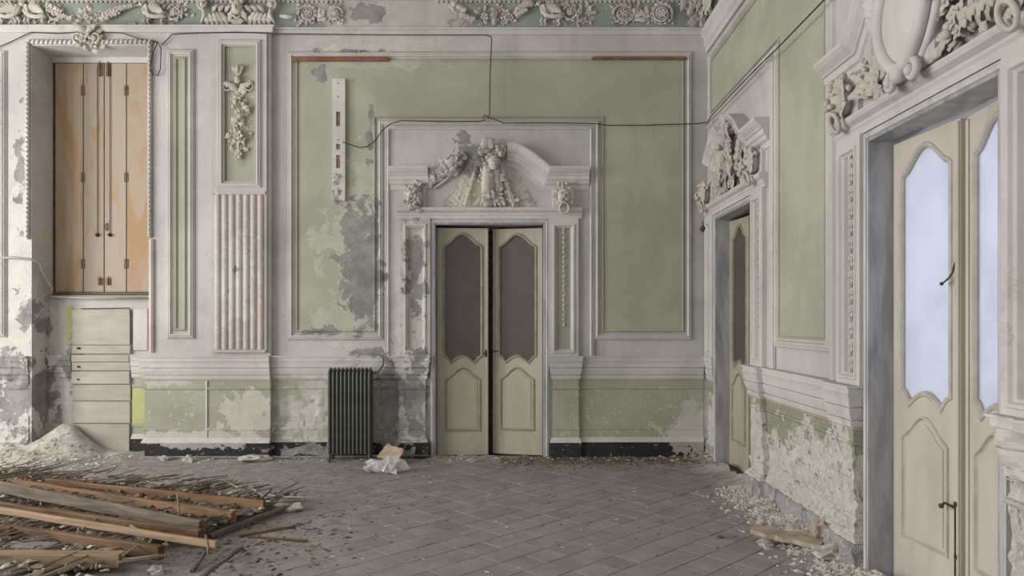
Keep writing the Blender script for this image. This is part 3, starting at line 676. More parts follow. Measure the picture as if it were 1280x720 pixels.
def surround(name, fr, loc, label, kind, cut_left=9, ruined=False):
    root = empty(name, loc, label, 'door surround')
    # background block with its own frame
    a = -min(1.13, cut_left)
    hole = [(-DH-.03, 1.05), (-DH-.03, DT+.03), (DH+.03, DT+.03), (DH+.03, 1.05)]
    mb = MB(); mb.plate([(a, 1.10)]+hole+[(1.13, 1.10), (1.13, 3.60), (a, 3.60)], [], .002, .014); mb.build('backing_panel', M['white'], root, fr)
    mb = MB()
    if cut_left < 1.13: sweep(mb, [(1.135, 1.10), (1.135, 3.61), (a, 3.61)], P_PANEL[:], False, .004)
    else: sweep(mb, [(1.135, 1.10), (1.135, 3.61), (a, 3.61), (a, 1.10)], P_PANEL[:], False, .004)
    mb.build('frame_moulding', M['white_fine'], root, fr)
    # stone jamb and head
    mb = MB(); sweep(mb, [(.585, 0), (.585, 2.535), (-.585, 2.535), (-.585, 0)], [(0, -.16), (0, .03), (-.012, .035), (-.022, .03), (-.022, -.16)], False)
    mb.build('stone_jamb', M['marble'], root, fr)
    # architrave
    mb = MB(); sweep(mb, [(.607, 0), (.607, 2.557), (-.607, 2.557), (-.607, 0)], [(0, 0), (0, .035), (-.018, .04), (-.026, .032), (-.034, .032), (-.034, 0)], False)
    mb.build('architrave', M['marble_pale'], root, fr)
    mb = MB(); plan(mb, [(max(-1.0, a), 0), (1.0, 0)], [(0, 2.595), (.04, 2.595), (.045, 2.63), (.055, 2.645), (.055, 2.66), (.085, 2.68), (.095, 2.70), (.095, 2.712), (0, 2.715)]); mb.build('lintel', M['white_fine'], root, fr)
    for s in (-1, 1):
        if s*.8 < a: continue
        u0, u1 = sorted((s*.642, s*.965)); wl = rect(u0, 1.10, u1, 2.60)
        mb = MB(); mb.plate(wl, [inset(rect(u0+.06, 1.16, u1-.06, 2.52), 0)], .012, .055)
        rn = ruined and s < 0; p = mb.build('pilaster', M['stained' if rn else 'white_fine'], root, fr)
        A = rect(u0+.06, 1.16, u1-.06, 2.52); frame_mould('panel_moulding', A, p, fr, [(-.02, .055), (-.015, .066), (0, .066), (.008, .05), (.02, .04), (.028, .016)], 0)
        mb = MB(); mb.plate(rect(u0+.07, 1.17, u1-.07, 2.51), [], .014, .018); mb.build('green_panel', M['stained'] if rn else M['green'] if kind != 'shield' else M['white_fine'], p, fr)
        if not (ruined and s < 0):
            mb = MB(); pendant(mb, s*.805, 2.62, 1.45 if kind != 'shield' else 1.2, .035); mb.build('leaf_pendant', M['stucco'], p, fr, smooth=True)
            mb = MB(); lion(mb, s*.805, 2.83, .045, 1.05); mb.build('lion_mask', M['stucco'], root, fr, smooth=True)
        else:
            mb = MB()
            for k in range(60): mb.blob((s*.805+random.gauss(0, .045), 2.84+random.gauss(0, .065), .05+random.random()*.07), random.uniform(.018, .045), 2, .5)
            tag(mb.build('ruined_mask', M['chip_white'], root, fr), 'crumbled white remnant of a mask')
        # block behind the mask
        mb = MB(); mb.bbox((s*.805-.12, 2.71, .0), (s*.805+.12, 2.93, .05), .006); mb.build('impost_block', M['white_fine'], root, fr)
    # broken pediment
    top = 3.40 if kind != 'shield' else 3.52
    def half(s, full):
        arc = [(1.08, 3.145), (.66, 3.145)]
        if full:
            for k in range(1, 11):
                t = k/10; arc.append((.66-.46*t, 3.145+(top-3.145)*(math.sin(t*PI/2)**1.05)))
        if s < 0: arc = [(-x, z) for x, z in arc if True]
        if s < 0: arc = [q for q in arc if q[0] >= a+.02]; 
        mb = MB(); pr = cornice_prof()
        if s < 0: pr = [(-o_, w_) for o_, w_ in pr]
        sweep(mb, arc, pr, False, .005)
        return mb.build('pediment_half', M['white_fine'], root, fr)
    half(1, True)
    if not ruined: half(-1, True)
    else:
        half(-1, False); mb = MB()
        for k in range(40):
            t = (k % 20)/19; mb.blob((-.66+.34*t+random.uniform(-.03, .03), 3.02+.22*t+random.uniform(-.08, .08), .03+.02*random.random()), (random.uniform(.03, .07), random.uniform(.03, .06), .035), 2, .5)
        for k in range(5): mb.tube([(-.64+.01*k, 3.12-.05*k, .05), (-.40+.01*k, 3.30-.05*k, .05)], .013, 5)
        tag(mb.build('broken_pediment_half', M['white'], root, fr), 'crumbled grey half of the pediment')
    # relief in the middle
    mb = MB()
    if kind == 'figure':
        # lunette with combed ground on each side of the figure
        NU, NZ = 60, 26; base = len(mb.v)
        for i in range(NU+1):
            u = -.52+1.04*i/NU; h = .62*max(0.02, 1-(abs(u)/.53)**1.55)
            for j in range(NZ+1):
                t = j/NZ; z = 2.72+h*t
                w_ = .018+.05*(1-abs(u)/.5)*math.sin(PI*min(1, t+.1))+.012*noise.noise(Vector((u*40, z*40, 1)))+.007*math.sin(math.atan2(u, z-2.5)*60)+.010*noise.noise(Vector((u*90, z*90, 4)))
                mb.v.append((u, z, w_))
        for i in range(NU):
            for j in range(NZ):
                q = base+i*(NZ+1)+j; mb.f.append([q, q+NZ+1, q+NZ+2, q+1])
        mb.build('lunette_ground', M['stucco'], root, fr, smooth=True)
        mb = MB()
        mb.tube([(-.02, 2.73, .07), (-.025, 2.82, .09), (-.015, 2.95, .11), (-.02, 3.05, .10), (-.03, 3.14, .09), (-.03, 3.22, .09), (-.02, 3.28, .08)], [.06, .05, .07, .075, .055, .045, .03], 10)
        mb.tube([(.08, 2.80, .06), (.10, 2.95, .08), (.07, 3.10, .08), (.05, 3.2, .08)], [.03, .05, .055, .04], 8)
        mb.blob((.05, 3.19, .12), (.075, .085, .07), 2, .12); mb.blob((.055, 3.13, .17), (.045, .03, .04), 2, .2)
        mb.blob((.06, 3.17, .18), (.015, .03, .02)); 
        for k in range(20):
            a_ = random.uniform(.1, PI-.1); mb.blob((.03+math.cos(a_)*random.uniform(.07, .13), 3.26+math.sin(a_)*random.uniform(.02, .11), .07+random.random()*.07), random.uniform(.02, .042), 1, .3)
        for s in (-1, 1): spiral(mb, (.03+s*.10, 3.33), .05, 1.3, -PI/2, s, .018, .08)
        leaf(mb, (.0, 3.33, .08), 1.2, .14, .05, .06, .8); leaf(mb, (-.02, 3.33, .08), 2.0, .14, .05, .06, -.8)
        for k in range(46):
            t = random.random(); leaf(mb, (-.03+random.uniform(-.07, .09), 2.80+.48*t, .11+.03*random.random()), -PI/2+random.uniform(-.9, .9), random.uniform(.05, .11), .017, .03, random.uniform(-1.2, 1.2), 5, 2)
        for s in (-1, 1):
            for k in range(9): leaf(mb, (s*(.06+.02*k), 3.24-.05*k, .06), -PI/2+s*(1.0-.05*k), .15, .022, .035, -s*.9, 6, 2)
        cluster(mb, (.03, 3.33), .12, .08, 22, .035, .13, 'flb')
        for k in range(7): leaf(mb, (-.09+.035*k, 2.84, .08), -PI/2+.08*(k-3), .13, .024, .03, .2*(k-3))
        for k in range(26): leaf(mb, (.05+.04*random.random(), 3.10-.30*random.random(), .10), random.uniform(-2.2, .2), random.uniform(.05, .1), .018, .025, random.uniform(-1, 1), 4, 2)
        cluster(mb, (.21, 2.79), .10, .06, 14, .04, .08, 'ffl'); cluster(mb, (.16, 2.88), .06, .1, 8, .034, .08, 'fl')
        mb.build('figure_relief', M['stucco'], root, fr, smooth=True)
        if not ruined:
            mb = MB(); cluster(mb, (-.38, 2.85), .12, .1, 18, .04, .07, 'fbl'); mb.build('foliage_relief', M['stucco'], root, fr, smooth=True)
            mb = MB(); cluster(mb, (.42, 2.93), .15, .14, 30, .045, .09, 'ffbl')
            for k in range(30): leaf(mb, (random.uniform(-.3, .3), 2.75+random.random()*.45, .08+.04*random.random()), PI/2+random.uniform(-.8, .8), random.uniform(.1, .2), .03, .05, random.uniform(-1, 1))
            mb.build('foliage_relief', M['stucco'], root, fr, smooth=True)
    else:
        # console block carrying the shield
        cu, cz = .03, 3.02
        sh = []
        for k in range(33):
            a_ = 2*PI*k/32-PI/2; x = math.sin(a_+PI/2); y = -math.cos(a_+PI/2)
            rx = .225*(1-.22*max(0, -y)**1.5); sh.append((cu+x*rx, cz+y*.27))
        mb.tube([(p[0], p[1], .16) for p in sh[:-1]], .034, 8, closed=True)
        mb.tube([(cu+(p[0]-cu)*1.16, cz+(p[1]-cz)*1.12, .12) for p in sh[:-1]], .022, 8, closed=True)
        for s in (-1, 1):
            spiral(mb, (cu+s*.13, cz+.30), .075, 1.6, -PI/2, s, .028, .17)
            spiral(mb, (cu+s*.10, cz-.31), .05, 1.3, PI/2, -s, .022, .15)
            for k in range(4): leaf(mb, (cu+s*.2, cz+.2-.07*k, .15), s*.2+(0 if s > 0 else PI)+.4-.25*k, .13, .035, .05, s*1.1)
            leaf(mb, (cu+s*.02, cz+.33, .17), PI/2-s*.4, .17, .05, .06, -s*1.2)
        mb.tube([(cu-.2, cz+.2, .18), (cu-.1, cz+.235, .21), (cu, cz+.22, .22), (cu+.1, cz+.235, .21), (cu+.2, cz+.2, .18)], .022, 8)
        mb.blob((cu, cz-.30, .17), (.05, .045, .04), 2, .1); mb.blob((cu, cz+.36, .16), (.07, .06, .05), 2, .2)
        shield = mb.build('cartouche_frame', M['white_fine'], root, fr, smooth=True)
        mb = MB(); base = len(mb.v); rings = 6
        mb.v.append((cu, cz, .195))
        for r in range(1, rings+1):
            for p in sh[:-1]: mb.v.append((cu+(p[0]-cu)*r/rings, cz+(p[1]-cz)*r/rings, .195-.05*(r/rings)**2))
        for k in range(32): mb.f.append([0, 1+k, 1+(k+1) % 32])
        for r in range(rings-1):
            for k in range(32): mb.f.append([1+r*32+k, 1+(r+1)*32+k, 1+(r+1)*32+(k+1) % 32, 1+r*32+(k+1) % 32])
        mb.build('blank_shield', M['white_fine'], root, fr, smooth=True)
        mb = MB(); mb.bbox((cu-.2, 2.72, .0), (cu+.2, 3.45, .12), .02); mb.build('console_block', M['white_fine'], root, fr)
        for s in (-1, 1):
            mb = MB(); cluster(mb, (cu+s*.34, 2.82), .15, .08, 30, .042, .10, 'fbll'); cluster(mb, (cu+s*.30, 2.93), .07, .10, 12, .04, .10, 'fl')
            for k in range(6): leaf(mb, (cu+s*(.28+.06*k), 2.78, .05), PI/2-s*(.3+.1*k), .16, .03, .05, -s*1.4)
            mb.tube([(cu+s*.30, 3.42, .10), (cu+s*.36, 3.22, .12), (cu+s*.33, 3.05, .10), (cu+s*.38, 2.95, .07)], [.05, .055, .035, .015], 8)
            leaf(mb, (cu+s*.5, 2.9, .04), PI/2, .2, .03, .06, s*.9); spiral(mb, (cu+s*.60, 3.0), .055, 1.2, -PI/2, s, .012, .05)
            leaf(mb, (cu+s*.62, 2.86, .04), PI/2-s*.5, .14, .025, .05, -s)
            mb.build('foliage_relief', M['stucco'], root, fr, smooth=True)
        # big volutes carrying the pediment ends, outside the lions
    return root
sb = surround('door_surround', frameB(DC), (DC, D, 0), 'white stucco surround with ruined left pilaster, around the double door beside the radiator', 'figure', ruined=True)
ss = surround('door_surround', frameR(YS), (XR, YS, 0), 'white stucco surround in the far corner with foliage over its narrow-looking door', 'figure', cut_left=D-YS-.01)
sg = surround('door_surround', frameR(YB), (XR, YB, 0), 'large white surround with blank shield cartouche over the bright glazed door', 'shield')

# ================================================================== doors
def leaf_shapes(wd):
    x0, x1 = .085, wd-.085; zt, zp = 2.30, 2.425; top = [(x0, 1.10), ]
    n = 14; glass = []
    # bottom edge left -> right (rail rises in the middle, pointed dips near the sides)
    bot = [(x0, 1.10), (x0+.03, 1.085), (x0+.07, 1.035)]
    for k in range(1, 8):
        t = k/8; bot.append((x0+.07+(x1-x0-.14)*t, 1.035+.065*math.sin(PI*t)))
    bot += [(x1-.07, 1.035), (x1-.03, 1.085), (x1, 1.10)]
    tp = []
    for k in range(n+1):
        t = k/n; q = math.sin(PI*t); tp.append((x1-.012-(x1-x0-.024)*t, zt+(zp-zt)*(q**1.6)+.0))
    glass = bot+[(x1, zt-.012)]+tp+[(x0, zt-.012)]
    pn = [(x0, .26), (x1, .26), (x1, .83)]
    for k in range(n+1):
        t = k/n; pn.append((x1-.02-(x1-x0-.04)*t, .85+.12*(math.sin(PI*t)**1.5)))
    pn.append((x0, .83))
    return glass, pn
def make_leaf(parent, fr0, hinge, wd, ang, side, glass, name='door_leaf', hw=None, z0=.012, tilt=0, paint='door', line='door_line'):
    """hinge = (u,w) of the hinge edge; side=+1 leaf runs towards +u; opens away from the room"""
    ca, sa = math.cos(ang), math.sin(ang)
    def fr(p):
        x = p[0]; d = p[2]
        if side > 0: return fr0((hinge[0]+x*ca+d*sa, p[1]+z0+tilt*x, hinge[1]-x*sa+d*ca))
        return fr0((hinge[0]-x*ca-d*sa, p[1]+z0+tilt*x, hinge[1]-x*sa+d*ca))
    gl, pn = leaf_shapes(wd)
    mb = MB(); mb.plate(rect(0, 0, wd, 2.50), [gl], -.022, .022); L = mb.build(name, M[paint], parent, fr)
    mb = MB(); sweep(mb, gl, [(-.028, .022), (-.024, .030), (-.012, .034), (-.004, .03), (.004, .016), (.004, .0)], True); mb.build('glazing_bead', M[line], L, fr)
    mb = MB(); mb.plate([(a, b) for a, b in inset(gl, -.002)], [], -.004, .004); mb.build('glass_pane', M[glass], L, fr)
    mb = MB(); sweep(mb, pn, [(0, .022), (.004, .032), (.014, .034), (.02, .024), (.028, .023)], True); mb.build('panel_moulding', M[line], L, fr)
    mb = MB(); mb.plate(inset(pn, .045), [], .02, .027); mb.build('raised_panel', M[paint], L, fr)
    mb = MB(); mb.bbox((wd-.028, .01, .020), (wd-.004, 2.49, .034), .005); mb.build('meeting_strip', M[paint], L, fr)
    return L, fr
def bolt(L, fr, x, z0, z1, knob):
    mb = MB(); mb.tube([(x, z0, .034), (x, z1, .034)], .006, 6); mb.tube([(x, knob, .034), (x-.03, knob+.02, .07), (x-.05, knob+.0, .075)], [.007, .007, .012], 6); mb.blob((x-.05, knob, .075), .015, 1, 0)
    for k in range(3): mb.bbox((x-.012, z0+(z1-z0)*k/2-.012, .022), (x+.012, z0+(z1-z0)*k/2+.012, .036), .002)
    mb.build('bolt', M['iron'], L, fr)
# back door
fb = frameB(DC)
d1 = empty('door_1', (DC, D, 0), kind='structure')
L, f_ = make_leaf(d1, fb, (-.582, -.10), .565, math.radians(4), 1, 'glass_dim'); mb = MB(); mb.tube([(.535, 1.12, .03), (.535, 1.12, .06), (.50, 1.12, .065)], .007, 6); mb.bbox((.525, 1.08, .03), (.548, 1.16, .038), .002); mb.build('handle', M['iron'], L, f_)
L, f_ = make_leaf(d1, fb, (.582, -.10), .565, math.radians(13), -1, 'glass_dim')
mb = MB(); mb.bbox((-.11, 1.145, .02), (-.03, 1.165, .03), .003)
mb2 = MB(); mb2.tube([(.50, 1.14, .03), (.56, 1.14, .05)], .006, 6); mb2.build('handle', M['iron'], L, f_)
# bricked-up space behind the back door: every brick its own
fill = MB(); fill.box((-.62, 0, -.42), (.62, 2.56, -.36)); fill = tag(fill.build('brick_infill', M['mortar'], wall_back, fb), None)
bm0 = MB(); bm0.bbox((-.11, -.03, -.04), (.11, .03, .04), .005)
k = 0; b0 = None
for r in range(36):
    for c in range(6):
        u = -.58+.235*c+(.1175 if r % 2 else 0); 
        if u > .56: continue
        if b0 is None: b0 = bm0.build('brick', M['brick'], None, WORLD); o = b0; b0.parent = fill
        else: o = b0.copy(); C.objects.link(o)
        # mesh is (x, y=z?, ...) in world axes: rotate so the long side runs along the wall
        o.location = (DC+u, D+.345, .04+r*.071); o.rotation_euler = (PI/2, 0, 0)
# small door in the right wall (left ajar)
fs = frameR(YS); d2 = empty('door_2', (XR, YS, 0), kind='structure')
L, f_ = make_leaf(d2, fs, (-.582, -.135), .565, math.radians(3), 1, 'glass_dim', tilt=-.02)
L, f_ = make_leaf(d2, fs, (.582, -.135), .565, math.radians(28), -1, 'glass_dim')
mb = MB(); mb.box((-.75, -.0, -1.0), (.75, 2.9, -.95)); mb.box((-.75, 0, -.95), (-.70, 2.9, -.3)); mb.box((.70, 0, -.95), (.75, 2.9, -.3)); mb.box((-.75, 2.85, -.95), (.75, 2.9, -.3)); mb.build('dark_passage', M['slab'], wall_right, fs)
# large door
fg = frameR(YB); d3 = empty('door_3', (XR, YB, 0), kind='structure')
L, f_ = make_leaf(d3, fg, (-.582, -.135), .580, math.radians(4.5), 1, 'glass_day', paint='door_pale', line='line_pale'); bolt(L, f_, .56, .03, .56, .54)
mb = MB(); mb.tube([(.55, 1.78, .03), (.55, 1.73, .04), (.54, 1.70, .055), (.515, 1.675, .07)], [.004, .005, .005, .004], 6); mb.blob((.51, 1.673, .073), .011, 1, 0); mb.build('handle', M['iron'], L, f_)
L, f_ = make_leaf(d3, fg, (.582, -.135), .580, math.radians(7.5), -1, 'glass_day', paint='door_pale', line='line_pale')
# balcony slab seen through the gap
# ================================================================== window niche with shutters
win = empty('window_1', ((NX0+NX1)/2, D+.3, 1.75), kind='structure')
DS = 8.42
def sx_(px): return (px-650)*DS/F
def sz_(py): return CH+(400-py)*DS/F
wS = D-DS
mb = MB(); mb.box((NX0, 1.70, -.5), (NX1, NZ1, -.36)); mb.build('window_back', M['slab'], win, FB)
leaves = [(70, 105, 'shutter'), (105.6, 131.2, 'shutter_pale'), (131.8, 159, 'shutter_pale'), (159.6, 198, 'shutter')]
LV = []
for i, (a, b_, mt) in enumerate(leaves):
    mb = MB(); mb.bbox((sx_(a)+.002, sz_(365), wS-.02), (sx_(b_)-.002, sz_(80), wS+.02), .004)
    q = mb.build('shutter_leaf', M[mt], win, FB); LV.append(q)
mb = MB(); mb.box((NX0, sz_(79.5), wS-.03), (NX1, NZ1, wS+.035)); mb.build('window_head', M['white_fine'], win, FB)
mb = MB(); mb.box((NX0, sz_(369), wS-.03), (NX1, sz_(365.5), wS+.04)); mb.box((NX0, sz_(369), wS-.03), (sx_(69), NZ1, wS+.03)); mb.build('window_frame', M['beam_grey'], win, FB)
for px, li in ((105, 0), (159, 3)):
    for py in (114, 222, 330):
        mb = MB(); mb.bbox((sx_(px-2.6), sz_(py+6), wS+.018), (sx_(px+2.6), sz_(py-6), wS+.026), .002); mb.tube([(sx_(px), sz_(py+6), wS+.028), (sx_(px), sz_(py-6), wS+.028)], .006, 6); mb.build('hinge', M['rust'], LV[li], FB)
for px, li in ((123.5, 1), (139, 2)):
    mb = MB(); mb.tube([(sx_(px), sz_(84), wS+.03), (sx_(px), sz_(293), wS+.03)], .004, 6); mb.build('bolt_rod', M['iron'], LV[li], FB)
    mb = MB(); mb.blob((sx_(px), sz_(294), wS+.045), .017, 2, 0); mb.tube([(sx_(px), sz_(294), wS+.015), (sx_(px), sz_(294), wS+.03)], .022, 10); mb.build('knob', M['iron'], LV[li], FB)
for px, li in ((126.5, 1), (137, 2)):
    for py, h in ((88, 8), (352, 4)):
        mb = MB(); mb.bbox((sx_(px-3), sz_(py+h), wS+.018), (sx_(px+3), sz_(py-h), wS+.03), .003); mb.tube([(sx_(px), sz_(py-h-2), wS+.035), (sx_(px), sz_(py+h+1), wS+.035)], .007, 6); mb.build('latch_plate', M['rust'], LV[li], FB)
mb = MB(); q = [(sx_(135)+.014*math.cos(t), sz_(284)+.04*math.sin(t), wS+.03) for t in [2*PI*k/12 for k in range(12)]]; mb.tube(q, .004, 5, closed=True); mb.build('pull_ring', M['iron'], LV[2], FB)
# parapet filling under the window
WI = -.22
mb = MB(); mb.box((NX0, 0, -.5), (NX1, 1.745, WI)); par = mb.build('parapet', M['white'], wall_back, FB)
mb = MB(); mb.bbox((NX0, 1.745, wS), (NX1, 1.775, WI+.03), .004); mb.build('window_sill', M['green_dado'], win, FB)
DI = D-WI
def ix(px): return (px-650)*DI/F
def iz(py): return CH+(400-py)*DI/F
dado(par, FB, [(NX0+.01, WI), (ix(91), WI)], worn=.03, green='white_fine')
dado(par, FB, [(ix(166), WI), (NX1-.005, WI)])
mb = MB(); mb.box((ix(166), Z['g3'], WI+.012), (ix(184), Z['g2'], WI+.016)); mb.build('yellow_patch', M['yellowgreen'], par, FB)
mb = MB(); mb.box((ix(166), .0, WI), (NX1, Z['b1'], WI+.04)); mb.build('plinth', M['black'], par, FB)
mb = MB(); mb.bbox((ix(168), iz(438), WI), (ix(186), iz(386), WI+.03), .006); mb.build('side_strip', M['white_fine'], par, FB)
mb = MB(); mb.box((ix(83), iz(432), WI), (ix(91), iz(383), WI+.006)); mb.build('yellow_patch', M['yellowgreen'], par, FB)
bp_ = empty('boarded_panel', ((ix(92)+ix(165))/2, D-WI-.03, 0), 'grey painted horizontal boards closing the recess below the shuttered window', 'panel')
for k, (a, b_, th) in enumerate([(387, 431, .03), (431.5, 442, .035), (443.5, 452, .05), (452.5, 463, .04), (464, 479.5, .045), (480.5, 500.5, .03), (501.5, 528.5, .03), (529.5, 566, .045)]):
    mb = MB(); mb.bbox((ix(92), iz(b_), WI+.002), (ix(165)+random.uniform(-.01, .0), iz(a), WI+th), .004); mb.build('board', M['board'], bp_, FB)
mb = MB(); mb.tube([(ix(104), iz(386), WI+.04), (ix(164), iz(385), WI+.04), (ix(165), iz(392), WI+.04), (ix(165), iz(430), WI+.03)], .006, 5); mb.build('iron_strip', M['iron'], bp_, FB)
for px, py in ((101, 435), (101, 458), (101, 474)):
    mb = MB(); mb.blob((ix(px), iz(py), WI+.045), (.02, .015, .01)); mb.build('fixing', M['iron'], bp_, FB)
# rope moulding round the niche
def rope(mb, a, b_, r=.028, pitch=.05):
    a = Vector(a); b_ = Vector(b_); L = (b_-a).length; d = (b_-a)/L; n = int(L/pitch); pr = Vector((-d.y, d.x))
    mb.tube([(a.x, a.y, W1+.012), (b_.x, b_.y, W1+.012)], r*.75, 8)
    for k in range(n):
        c = a+d*(k+.5)*L/n; e = d*.6+pr*.8; e.normalize()
        mb.tube([(c.x-e.x*r, c.y-e.y*r, W1+.012), (c.x, c.y, W1+.012+r), (c.x+e.x*r, c.y+e.y*r, W1+.012)], [.009, .015, .009], 5)
mb = MB(); rope(mb, (NX0-.035, bz(300)), (NX0-.035, NZ1+.035)); rope(mb, (NX0-.035, NZ1+.035), (NX1+.035, NZ1+.035)); rope(mb, (NX1+.0, NZ1+.035), (NX1+.0, bz(298)))
mb.build('rope_moulding', M['white_fine'], wall_back, FB, smooth=True)
mb = MB(); cu = bx(116); cluster(mb, (cu, bz(52)), .13, .10, 34, .045, .12, 'fbll')
for s in (-1, 1): spiral(mb, (cu+s*.09, bz(52)), .06, 1.4, -PI/2, s, .014, W1+.05); leaf(mb, (cu, bz(48), W1+.04), PI/2-s*.6, .16, .035, .05, -s)
mb.build('keystone_crest', M['stucco'], wall_back, FB, smooth=True)
# plaster strip on the bottom right of the niche
mb = MB(); sweep(mb, [(bx(191), bz(440)), (bx(191), bz(300))], [(0, 0), (0, .02), (-.03, .03), (-.05, .02), (-.05, 0)], False, W1); mb.build('edge_moulding', M['pinkish'], wall_back, FB)

# ================================================================== things on the walls
def wire(name, pts, r, label, mat='cable', cat='cable', fr=FB, smooth_n=0):
    mb = MB(); mb.tube(pts, r, 6); o = mb.build(name, M[mat], None, fr, smooth=True); return tag(o, label, cat)
wW = .10
def bw(l, w_=wW): return [(bx(a), bz(b_)+random.uniform(-.003, .003), w_) for a, b_ in l]
loop = [(203, 57), (197, 70), (193, 88), (197, 97), (203, 98), (206, 90), (207, 65), (203, 57)]
wire('electric_cable', bw([(-20, 74), (0, 66), (25, 55), (46, 45), (80, 46), (120, 44), (160, 46), (180, 53), (203, 57)]+loop+[(208, 60), (221, 47), (250, 46), (300, 44.5), (341, 46), (400, 47.5), (480, 48), (560, 48), (608, 48), (614, 49.5), (615, 54), (613, 100), (612.5, 146), (611, 150)]), .0055,
     'dark cable along the back wall top with a hanging loop beside the shuttered window')
wire('electric_cable', bw([(611, 150), (606, 147), (604, 151), (607, 153), (600, 155), (560, 155), (505, 154), (490, 158), (480, 166), (472, 178), (462, 186), (452, 187), (440, 183), (431, 180)]), .0055, 'dark cable curving down from the overdoor top to the white vertical board')
wire('electric_cable', bw([(611, 150), (618, 152), (630, 157), (660, 156.5), (700, 157), (740, 157), (760, 160), (800, 159.5), (840, 158.5), (868, 158), (880, 156)]), .0055, 'dark cable running right from the overdoor centre to the room corner')
yc_ = [(884, 155), (888, 146), (915, 117), (945, 86), (970, 62), (1000, 31), (1030, 0), (1075, -48), (1120, -96)]
mb = MB(); mb.tube([(XR-.09, *rz(px, py, XR-.09)) for px, py in yc_], .0055, 6); tag(mb.build('electric_cable', M['cable'], smooth=True), 'dark cable slanting up across the right wall from the corner', 'cable')
wire('wall_pipe', [(bx(-30), bz(322), .09), (bx(0), bz(323), .09), (bx(25), bz(323), .09), (bx(44), bz(325), .085), (bx(52), bz(328), .03), (bx(51), bz(338), -.02), (bx(57), bz(360), -.12), (ix(68), iz(371), WI+.06), (ix(120), iz(373), WI+.06), (ix(186), iz(373), WI+.06)], .013, 'pale painted pipe bending from the left wall edge down to the window sill', 'pipe', 'pipe')
# white slotted board
vb = empty('slotted_board', (bx(424), D, bz(252)), 'white weathered vertical board with slots, fixed on the peeling green panel', 'board')
u0, u1 = bx(416.5), bx(432.5); z0, z1 = bz(252), bz(100)
slots = [(141, 159), (181, 188), (195, 211)]
mb = MB(); mb.plate(rect(u0, z0, u1, z1), [rect(bx(421.5), bz(b_), bx(426.5), bz(a)) for a, b_ in slots], .006, .045); mb.build('board', M['white_fine'], vb, FB)
for a, b_ in slots:
    mb = MB(); mb.bbox((bx(421.7), bz(b_-.3), .006), (bx(426.3), bz(a+.3), .03), .003); mb.build('wooden_block', M['beam_pale'], vb, FB)
for py in (106, 122, 176, 240):
    mb = MB(); mb.blob((bx(424), bz(py), .046), (.008, .008, .005)); mb.build('nail', M['iron'], vb, FB)
for a, b_, py, lb in ((367, 486.5, 75.5, 'red-brown wooden lath let into the panel top, left end'), (740, 857, 74.5, 'red-brown wooden lath under the frieze at the right end of the panel top')):
    mb = MB(); h = .022 if a < 400 else .013
    mb.bbox((bx(a), bz(py)-h, .02), (bx(b_), bz(py)+h, .045), .003); tag(mb.build('wooden_lath', M['strip'], None, FB), lb, 'lath')
mb = MB(); mb.blob((bx(877), bz(287), .07), .035, 2, .05); mb.tube([(bx(877), bz(287), .0), (bx(877), bz(287), .05)], .014, 8); mb.tube([(bx(877), bz(284), .07), (bx(876), bz(277), .07)], .006, 5)
tag(mb.build('bell_push', M['iron'], None, FB), 'small dark round bell push beside the far corner door', 'bell push')

# ---- radiator
ra = empty('radiator', ((bx(417)+bx(470))/2, D-.22, 0), 'dark olive cast-iron column radiator standing left of the back door', 'radiator')
x0, x1 = bx(417.5), bx(470.5); zb, zt_ = .06, bz(461)+0.02; NF = 11; pitch = (x1-x0)/NF
mb = MB(); hw = pitch*.43
def fin(mb):
    # a section: rounded outline seen from the side, with front and rear columns joined by webs
    for dy in (.055, 0, -.055):
        mb.tube([(0, dy, zb+.03), (0, dy, zb+.07), (0, dy, zt_-.07), (0, dy, zt_-.03)], [hw*.8, hw, hw, hw*.8], 8)
    mb.bbox((-hw*.35, -.055, zb+.05), (hw*.35, .055, zt_-.05), .003)
    for zz in (zb+.045, zt_-.045):
        mb.tube([(0, -.062, zz), (0, .062, zz)], [hw*.95, hw*.95], 8); 
        mb.tube([(-pitch/2, 0, zz), (pitch/2, 0, zz)], .024, 8)
    mb.tube([(0, -.05, zt_-.03), (0, 0, zt_-.005), (0, .05, zt_-.03)], [hw*.8, hw*.85, hw*.8], 8)
fin(mb); fb0 = None
for k in range(NF):
    if fb0 is None:
        me = MB(); me.v = list(mb.v); me.f = list(mb.f); fb0 = me.build('fin', M['radiator'], ra, lambda p: (p[0]+ra.location.x, p[1]+ra.location.y, p[2]), smooth=True, angle=.9); o = fb0
    else: o = fb0.copy(); C.objects.link(o); o.parent = ra
    o.location = (x0+pitch*(k+.5)-ra.location.x, 0, 0)
for s in (0, NF-1):
    for dy in (-.05, .05):
        mb = MB(); u = x0+pitch*(s+.5); mb.tube([(u, D-.22+dy, zb+.05), (u, D-.22+dy*1.15, -.0)], [.018, .012], 8); mb.build('foot', M['radiator'], ra, WORLD, smooth=True)
mb = MB(); mb.tube([(x1, D-.22, zt_-.045), (x1+.05, D-.22, zt_-.045), (bx(478), D-.20, zt_-.03), (bx(482), D-.15, bz(455)), (bx(481), D-.10, bz(447)), (bx(476), D-.09, bz(444)), (bx(474), D-.0, bz(444))], .012, 8); mb.blob((x1+.035, D-.22, zt_-.045), (.02, .02, .02), 1, 0)
mb.build('supply_pipe', M['pipe_dark'], ra, WORLD, smooth=True)
mb = MB(); mb.tube([(bx(172), D-.14, .03), (bx(260), D-.145, .032), (bx(345), D-.135, .03), (bx(416), D-.15, .034), (bx(470), D-.16, .05), (bx(538), D-.12, .045)], .014, 8); tag(mb.build('floor_pipe', M['pipe_dark'], smooth=True), 'thin grey heating pipe lying along the foot of the back wall', 'pipe')

